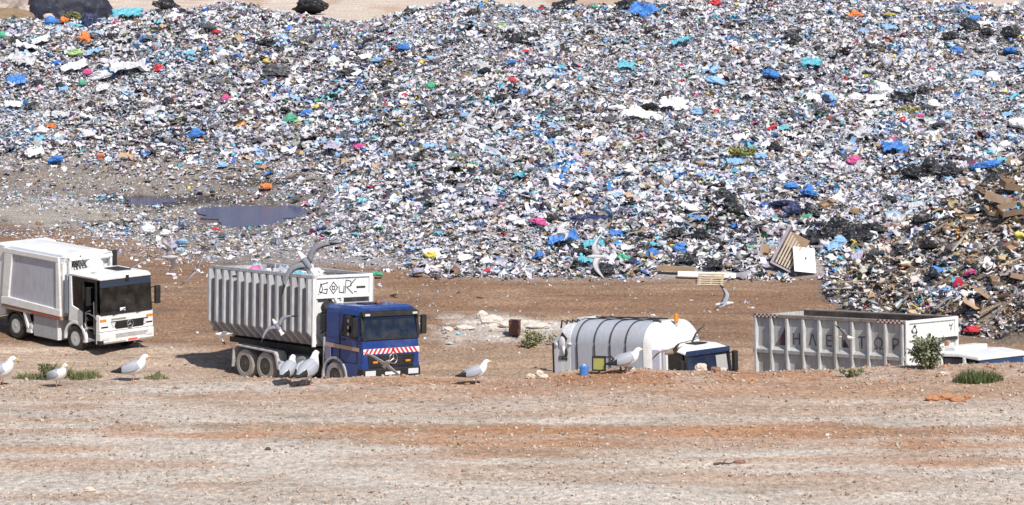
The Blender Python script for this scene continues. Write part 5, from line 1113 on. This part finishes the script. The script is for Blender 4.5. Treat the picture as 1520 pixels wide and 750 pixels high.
# ------------------------------------------------------------------ plants
LEAF = {k: attr_mat('leaf_' + k, .6, .3, .2, 9) for k in ('a',)}['a']
def plant(name, label, cat, g, w, h, nleaf, ls, cols, stems=7, kind='leaf', depth=.7):
    root = empty(name, g); tag(root, label, cat)
    Vv_, Fv = [], []; cs = []
    m = MB(); tips = []
    for k in range(stems):
        a = rr.uniform(0, 6.28); r_ = w * .5 * math.sqrt(rr.random()); b = Vector((r_ * .35 * math.cos(a), r_ * .35 * depth * math.sin(a), -.05)); e = Vector((r_ * math.cos(a), r_ * depth * math.sin(a), h * rr.uniform(.55, 1)))
        mid = b.lerp(e, .5) + Vector((rr.uniform(-.05, .05), rr.uniform(-.05, .05), .05)); m.tube([b, mid, e], [.010 * max(h, .3) / .4, .007, .003], 5); tips.append((b, mid, e))
    m.build('stem', mat('plant_stem', (.20, .17, .10), .9, dirt=.3), root)
    for k in range(nleaf):
        b, mid, e = rr.choice(tips); t = rr.uniform(.05 if kind == 'grass' else .25, 1.05)
        q = b.lerp(mid, min(1, 2 * t)) if t < .5 else mid.lerp(e, 2 * t - 1)
        c = cols[int(rr.random() ** 1.2 * len(cols))]
        if kind == 'grass':
            a = rr.uniform(0, 6.28); base = Vector((w * .5 * math.sqrt(rr.random()) * math.cos(a), w * .5 * depth * math.sqrt(rr.random()) * math.sin(a), -.01)); ln = h * rr.uniform(.4, 1) * (1 - .5 * (base.length / (w * .5)) ** 2); a2 = rr.uniform(0, 6.28)
            d = Vector((math.cos(a2), math.sin(a2), 0)); s_ = d.cross(Vector((0, 0, 1))) * ls; lean = rr.uniform(.1, .7)
            P_ = [base - s_, base + s_, base + d * ln * lean * .4 + Vector((0, 0, ln * .6)) + s_ * .7, base + d * ln * lean * .4 + Vector((0, 0, ln * .6)) - s_ * .7, base + d * ln * lean + Vector((0, 0, ln))]
            n0 = len(Vv_); Vv_ += P_; Fv += [(n0, n0 + 1, n0 + 2, n0 + 3), (n0 + 3, n0 + 2, n0 + 4)]; cs += [c] * 5
        else:
            q = q + Vector((rr.gauss(0, .06 * w), rr.gauss(0, .06 * w), rr.gauss(0, .05 * h)))
            d = Vector((rr.gauss(0, 1), rr.gauss(0, 1), rr.gauss(.2, .7))).normalized(); s_ = d.cross(Vector((rr.gauss(0, 1), rr.gauss(0, 1), rr.gauss(0, 1)))).normalized() * ls * .32; L2 = ls * rr.uniform(.7, 1.3)
            n0 = len(Vv_); Vv_ += [q, q + d * L2 * .5 + s_, q + d * L2, q + d * L2 * .5 - s_]; Fv.append((n0, n0 + 1, n0 + 2, n0 + 3)); cs += [c] * 4
    me = np_mesh('foliage', np.array([tuple(v) for v in Vv_]), np.concatenate([np.array(f) for f in Fv]), np.array([len(f) for f in Fv]), np.array(cs))
    link('foliage', me, LEAF, root); return root
GREY_G = [(.20, .22, .13), (.15, .17, .08), (.30, .32, .22), (.08, .10, .04), (.36, .36, .28)]
DRYG = [(.13, .17, .06), (.20, .20, .09), (.30, .26, .14), (.08, .11, .04)]
GRN = [(.08, .12, .04), (.11, .14, .05), (.05, .08, .025), (.2, .19, .09)]
plant('shrub', 'grey-green leafy shrub on the bank in front of the lettered container', 'shrub', ground_at(1378, 548, 50, 62), .82, .62, 1500, .075, GREY_G, 22)
plant('grass_tuft', 'dark green grass tuft on the bank at right, below the white cab', 'grass tuft', ground_at(1452, 566, 48, 62), .95, .30, 900, .006, GRN, 8, 'grass')
plant('weed', 'low green weed on the bank under the lettered container', 'weed', ground_at(1262, 560, 48, 62), .45, .16, 260, .05, DRYG, 9)
plant('grass_tuft', 'dry grass clump behind the second gull from left', 'grass tuft', ground_at(85, 563, 48, 62), .75, .34, 700, .006, DRYG, 8, 'grass')
plant('grass_tuft', 'dry low grass clump right of the second gull from left', 'grass tuft', ground_at(128, 562, 48, 62), .62, .22, 520, .006, DRYG, 8, 'grass')
plant('grass_tuft', 'sparse dry grass at left edge between the two left gulls', 'grass tuft', ground_at(40, 563, 48, 62), .55, .2, 380, .006, DRYG, 8, 'grass')
plant('weed', 'dark leafy weed behind the second gull from left', 'weed', ground_at(72, 561, 48, 62), .36, .30, 380, .06, GRN, 9)
plant('grass_tuft', 'thin dry grass right of the gull below the white truck', 'grass tuft', ground_at(232, 563, 48, 62), .5, .14, 220, .006, DRYG, 6, 'grass')
plant('weed', 'greenish weed growing in rubble right of the rusty box', 'weed', ground_at(800, 512, 90, 130), 1.3, .5, 600, .10, DRYG + [(.4, .36, .28)], 14)
plant('weed', 'small weed growing in rubble beside the rounded truck tail', 'weed', ground_at(785, 516, 90, 130), .8, .35, 300, .09, DRYG, 9)
plant('weed_patch', 'yellow-green weed patch in rubbish halfway up the slope at right', 'weed', ground_at(1100, 236, 120, 200), 1.7, .55, 700, .14, [(.32, .32, .08), (.22, .24, .07), (.14, .16, .05), (.4, .36, .15)], 14)
plant('weed_patch', 'olive weed patch in rubbish high on the slope at right', 'weed', ground_at(1348, 170, 120, 200), 1.5, .35, 420, .14, [(.28, .26, .09), (.18, .18, .07), (.36, .30, .15)], 12)
plant('weed_patch', 'olive weeds growing at lower edge of the dark tarpaulin', 'weed', ground_at(108, 28, 150, 208), 1.3, .6, 450, .14, [(.22, .24, .07), (.14, .16, .05), (.3, .28, .12)], 12)

# ------------------------------------------------------------------ small kit beside the rounded truck
g = ground_at(889, 556, 52, 62)
sg = empty('panel_on_post', g, Matrix.Rotation(R(-6), 3, 'Z')); sg.scale = (.66,) * 3; tag(sg, 'yellow-green panel in black frame standing before the rounded truck body', 'panel')
MB().box(-.16, .16, -.02, .02, .14, .49).build('panel', mat('yellow_green_paint', (.36, .36, .10), .6, dirt=.5, dscale=5, dcol=(.2, .2, .12)), sg)
f = MB()
for q in ((-.20, -.16, .10, .53), (.16, .20, .10, .53), (-.16, .16, .49, .53), (-.16, .16, .10, .14)): f.box(q[0], q[1], -.04, .04, q[2], q[3])
f.build('frame', BLACK, sg); MB().box(-.02, .02, .045, .085, -.10, .52).build('post', DARKST, sg)
MB().tube([(.20, 0, .50), (.35, .02, .52), (.46, 0, .40), (.60, 0, .30), (.66, 0, .02)], .025, 8).build('hose', BLACK, sg)
g = ground_at(867, 557, 52, 62)
cn = empty('canister', g); cn.scale = (.62, .62, .25); tag(cn, 'blue plastic canister standing left of the yellow-green panel', 'canister')
MB().loft([[(r_ * math.cos(a), r_ * .8 * math.sin(a), z + .34) for a in [math.pi * 2 * k / 14 for k in range(14)]] for r_, z in ((.13, -.35), (.14, -.30), (.14, .30), (.10, .38), (.05, .40))]).build('body', pm('blue'), cn); MB().tube([(0, 0, .74), (0, 0, .79)], .05, 10).build('cap', CWHITE, cn)

# ------------------------------------------------------------------ GULLS
GW = mat('gull_white', (.80, .79, .78), .8, dirt=.08); GG = mat('gull_grey', (.36, .375, .42), .8, dirt=.15); GB = mat('gull_black', (.02, .02, .022), .8, dirt=.1, dcol=(.1, .1, .1))
GY_ = mat('gull_beak', (.75, .50, .10), .5, dirt=.1); GP = mat('gull_leg', (.62, .36, .28), .7, dirt=.1); GBR = mat('juvenile_brown', (.22, .17, .13), .8, dirt=.7, dscale=30, dcol=(.5, .44, .38)); GFG = mat('gull_pale_grey', (.50, .50, .54), .8, dirt=.2)
def path_loft(bm, secs, n=14):
    """secs: (x, z, ry, rz); rings normal to the path in the xz plane"""
    P_ = [Vector((s_[0], 0, s_[1])) for s_ in secs]; rings = []
    for i, s_ in enumerate(secs):
        t = (P_[min(i + 1, len(P_) - 1)] - P_[max(i - 1, 0)]).normalized(); w = Vector((-t.z, 0, t.x))
        rings.append([bm.verts.new(P_[i] + Vector((0, s_[2] * math.cos(a), 0)) + w * s_[3] * math.sin(a)) for a in [2 * math.pi * k / n for k in range(n)]])
    fs = []
    for A_, B_ in zip(rings, rings[1:]):
        for k in range(n): fs.append(bm.faces.new((A_[k], A_[(k + 1) % n], B_[(k + 1) % n], B_[k])))
    fs.append(bm.faces.new(rings[0][::-1])); fs.append(bm.faces.new(rings[-1])); return fs
def gull_mesh(standing, mats_, dih=(.35, .1), neck=1., sweep=.2, chord=1.):
    bm = bmesh.new(); mi = {'w': 0, 'g': 1, 'b': 2, 'y': 3, 'p': 4}
    if standing:
        S_ = [(-.335, .135, .022, .006), (-.27, .150, .045, .022), (-.17, .178, .084, .074), (-.06, .200, .106, .102), (.04, .220, .110, .110), (.11, .250, .096, .096), (.155, .290 * neck, .068, .074), (.178, .338 * neck, .050, .058), (.195, .372 * neck, .042, .046), (.225, .388 * neck, .038, .038), (.255, .388 * neck, .022, .024), (.268, .386 * neck, .012, .014)]
        for f in path_loft(bm, S_):
            c = f.calc_center_median(); f.material_index = mi['g'] if (c.x < .085 and c.z > .205 + .03 * (c.x + .1) and c.x > -.26) else mi['w']
            if c.x < -.30: f.material_index = mi['b']
        for f in path_loft(bm, [(.258, .387 * neck, .011, .013), (.295, .383 * neck, .009, .012), (.318, .376 * neck, .004, .006)], 8): f.material_index = mi['y']
        for s_ in (-1, 1):      # folded wings
            rings = []
            for (x, y, z, ry, rz) in ((.10, .080, .245, .014, .035), (.04, .106, .238, .022, .070), (-.08, .106, .213, .024, .076), (-.20, .078, .184, .020, .052), (-.30, .034, .160, .012, .024), (-.40, .012, .148, .005, .008)):
                rings.append([bm.verts.new((x, s_ * (y + ry * math.cos(a)), z + rz * math.sin(a))) for a in [2 * math.pi * k / 10 for k in range(10)]])
            for i, (A_, B_) in enumerate(zip(rings, rings[1:])):
                for k in range(10): bm.faces.new((A_[k], A_[(k + 1) % 10], B_[(k + 1) % 10], B_[k])).material_index = mi['b'] if i >= 3 else mi['g']
            for r_ in (rings[0], rings[-1]): bm.faces.new(r_).material_index = mi['g']
            # eye and leg
            mt = Matrix.Translation((.232, s_ * .034, .394 * neck)) @ Matrix.Diagonal((.007, .006, .007, 1)); q = bmesh.ops.create_icosphere(bm, subdivisions=1, radius=1, matrix=mt)
            for f in {f for v in q['verts'] for f in v.link_faces}: f.material_index = mi['b']
            for A_, B_, r_ in (((.0, s_ * .035, .15), (.01, s_ * .035, .07), .010), ((.01, s_ * .035, .07), (-.005, s_ * .035, .008), .007), ((-.005, s_ * .035, .008), (.055, s_ * .055, .003), .006), ((-.005, s_ * .035, .008), (.06, s_ * .035, .003), .006), ((-.005, s_ * .035, .008), (.055, s_ * .015, .003), .006)):
                A_, B_ = Vector(A_), Vector(B_); d = (B_ - A_).normalized(); u_ = d.cross(Vector((.1, 1, .2))).normalized(); w_ = d.cross(u_)
                ra = [bm.verts.new(A_ + (u_ * math.cos(t_) + w_ * math.sin(t_)) * r_) for t_ in (0, 1.57, 3.14, 4.71)]; rb_ = [bm.verts.new(B_ + (u_ * math.cos(t_) + w_ * math.sin(t_)) * r_ * .8) for t_ in (0, 1.57, 3.14, 4.71)]
                for k in range(4): bm.faces.new((ra[k], ra[(k + 1) % 4], rb_[(k + 1) % 4], rb_[k])).material_index = mi['p']
    else:
        S_ = [(-.34, 0, .075, .006), (-.25, 0, .045, .016), (-.16, 0, .050, .042), (-.02, 0, .074, .070), (.10, .004, .072, .070), (.19, .012, .048, .050), (.235, .018, .040, .042), (.275, .018, .034, .034), (.30, .016, .014, .016)]
        for f in path_loft(bm, S_):
            c = f.calc_center_median(); f.material_index = mi['g'] if (c.z > .03 and -.2 < c.x < .14) else mi['w']
        for f in path_loft(bm, [(.296, .016, .010, .012), (.345, .010, .004, .006)], 8): f.material_index = mi['y']
        for s_ in (-1, 1):
            mt = Matrix.Translation((.262, s_ * .033, .026)) @ Matrix.Diagonal((.007, .006, .007, 1)); q = bmesh.ops.create_icosphere(bm, subdivisions=1, radius=1, matrix=mt)
            for f in {f for v in q['verts'] for f in v.link_faces}: f.material_index = mi['b']
            y, z, rings = .045, .028, []
            L_ = [(0, .08, .24), (.07, .11, .23), (.14, .14, .215), (.22, .155, .195), (.31, .145, .175), (.41, .10, .145), (.51, .03, .11), (.60, -.05, .07), (.68, -.12, .022)]
            for i, (d, xl, ch_) in enumerate(L_):
                ch_ *= chord
                if i:
                    st = d - L_[i - 1][0]; a = dih[0] if d < .25 else dih[1]; y += st * math.cos(a); z += st * math.sin(a)
                xl = .07 + (xl - .07) * 1.0 - (max(0, d - .25)) * sweep
                t_ = .012 * (1 - d * .9) + .002
                prof = [(xl, 0), (xl - ch_ * .15, t_), (xl - ch_ * .5, t_ * .9), (xl - ch_, .002), (xl - ch_ * .5, -t_ * .2), (xl - ch_ * .15, -t_ * .6)]
                rings.append([bm.verts.new((px, s_ * y, z + pz)) for px, pz in prof])
            for i, (A_, B_) in enumerate(zip(rings, rings[1:])):
                for k in range(6): bm.faces.new((A_[k], A_[(k + 1) % 6], B_[(k + 1) % 6], B_[k])).material_index = mi['b'] if i >= 6 else (mi['g'] if k < 3 else mi['w'])
            bm.faces.new(rings[-1]).material_index = mi['b']; bm.faces.new(rings[0]).material_index = mi['w']
    bmesh.ops.recalc_face_normals(bm, faces=bm.faces)
    me = bpy.data.meshes.new('gull'); bm.to_mesh(me); bm.free()
    for q in mats_: me.materials.append(q)
    me.shade_smooth(); return me
NORM = (GW, GG, GB, GY_, GP)
st_m = gull_mesh(True, NORM); st_low = gull_mesh(True, NORM, neck=.93)
def stand(u, v, yaw, label, me=st_m, y0=50, y1=63, s_=1., raise_=0.):
    g = ground_at(u, v, y0, y1); o = bpy.data.objects.new('gull', me); COL.objects.link(o); o.location = g + Vector((0, 0, raise_)); o.rotation_euler = (0, 0, R(yaw)); o.scale = (s_ * .95, s_ * 1.1, s_ * 1.1)
    return tag(o, label, 'gull', 'gulls standing on the bank')
stand(2, 573, -20, 'white and grey gull standing at the left edge, cut by frame', s_=1.25)
stand(86, 575, -38, 'gull standing in front of dry grass, head turned right', s_=1.02)
stand(198, 566, 4, 'gull standing sideways below the white refuse truck, facing right', s_=1.12)
stand(428, 570, 72, 'gull with its back to us below the rear wheels of blue truck', st_low, s_=1.2)
stand(458, 572, 62, 'gull standing upright with long white neck beside another gull', s_=1.35)
stand(706, 571, 8, 'lone gull standing in profile on the bank below the rusty box', s_=1.02)
stand(930, 554, 12, 'gull standing on the bank in front of the rounded truck body', st_low, s_=1.12)
fly = [gull_mesh(False, NORM, dih=d) for d in ((.35, .05), (.7, .35), (-.1, -.45), (.1, -.1))]
slim = gull_mesh(False, (GW, mat('gull_shaded_grey', (.22, .23, .27), .8, dirt=.2), GB, GY_, GP), dih=(.16, -.06), sweep=.1, chord=.72)  # darker wing grey has the shade on the upper side painted in
JUV = (GBR, GBR, GB, GB, GP); fly_j = gull_mesh(False, JUV, dih=(.3, -.2))
DARKW = (GW, GFG, GB, GY_, GP)
fly_p = [gull_mesh(False, (GFG, GFG, GFG, GY_, GP), dih=d) for d in ((.25, -.1), (.8, .4))]
def flyer(u, v, dist, fwd, wing, label, me, s_=1.):
    f_ = Vector(fwd).normalized(); w_ = Vector(wing); w_ = (w_ - f_ * w_.dot(f_)).normalized(); n_ = f_.cross(w_)
    o = bpy.data.objects.new('gull', me); COL.objects.link(o); o.location = at(u, v, dist)
    o.rotation_euler = Matrix((f_, w_, n_)).transposed().to_euler(); o.scale = (s_,) * 3
    return tag(o, label, 'gull', 'gulls in flight')
# local axes: X = head, Y = left wing, Z = back
flyer(219, 387, 106, (.35, -.9, .0), (.6, .2, .77), 'gull flying with raised wing just above the white truck cab', fly[1])
flyer(252, 382, 108, (1, -.2, .05), (-.15, .5, -.8), 'gull flying right with white head, wings down, beside the white cab', fly_p[0])
flyer(293, 402, 104, (.35, -.9, .0), (.55, .2, .80), 'gull flying by the tail of the ribbed container, wing raised', fly[0], 1.05)
flyer(447, 368, 112, (.1, .95, .1), (-.85, .1, .1), 'dark winged gull flying far behind the ribbed container', fly[1])
flyer(456, 391, 72, (-.55, .55, .63), (-.78, .05, -.62), 'large gull banking over the ribbed container with outstretched wings', slim, 1.3)
flyer(412, 485, 92, (-.5, .6, .63), (-.83, .0, -.52), 'gull gliding across the side of the ribbed container', slim, 1.0)
flyer(332, 496, 95, (-.9, -.35, .0), (.2, -.75, .4), 'gull flying left below the tail of the ribbed container', fly[2], .85)
flyer(574, 540, 86, (.3, -.8, .45), (-.8, .0, .6), 'grey winged gull gliding across the grille of blue truck', fly_p[0], 1.0)
flyer(697, 188, 120, (-.9, .2, .12), (-.40, -.55, -.7), 'gull flying over the middle of the slope, pale wing hanging down', fly_p[1], 1.15)
flyer(832, 346, 112, (.7, .3, .1), (-.8, .5, .12), 'pale grey gull flying low across the foot of the slope', fly_p[0], 1.1)
flyer(885, 381, 105, (-.9, -.2, .0), (.18, -.2, -.95), 'pale gull with wings spread up and down before bright blue bags', fly_p[0], 1.1)
flyer(1076, 451, 104, (.9, -.3, .1), (.25, .80, .55), 'gull flying low over the haul road with one wing raised', fly[1], 1.0)
flyer(1124, 366, 108, (.3, .6, -.1), (.1, .1, .95), 'grey gull with curved wing left of the broken cabinet', fly_p[0], .9)
flyer(1256, 501, 88, (.8, -.5, .05), (-.35, -.6, .45), 'white gull flying in front of the lettered container', fly[2], .8)
flyer(999, 521, 80, (-.5, -.8, -.1), (.80, -.45, .45), 'mottled brown young gull flying in front of the rounded truck cab', fly_j, 1.25)
flyer(970, 108, 130, (.3, .5, .1), (.25, .2, .9), 'faint grey gull flying over the upper slope', fly_p[0], .9)
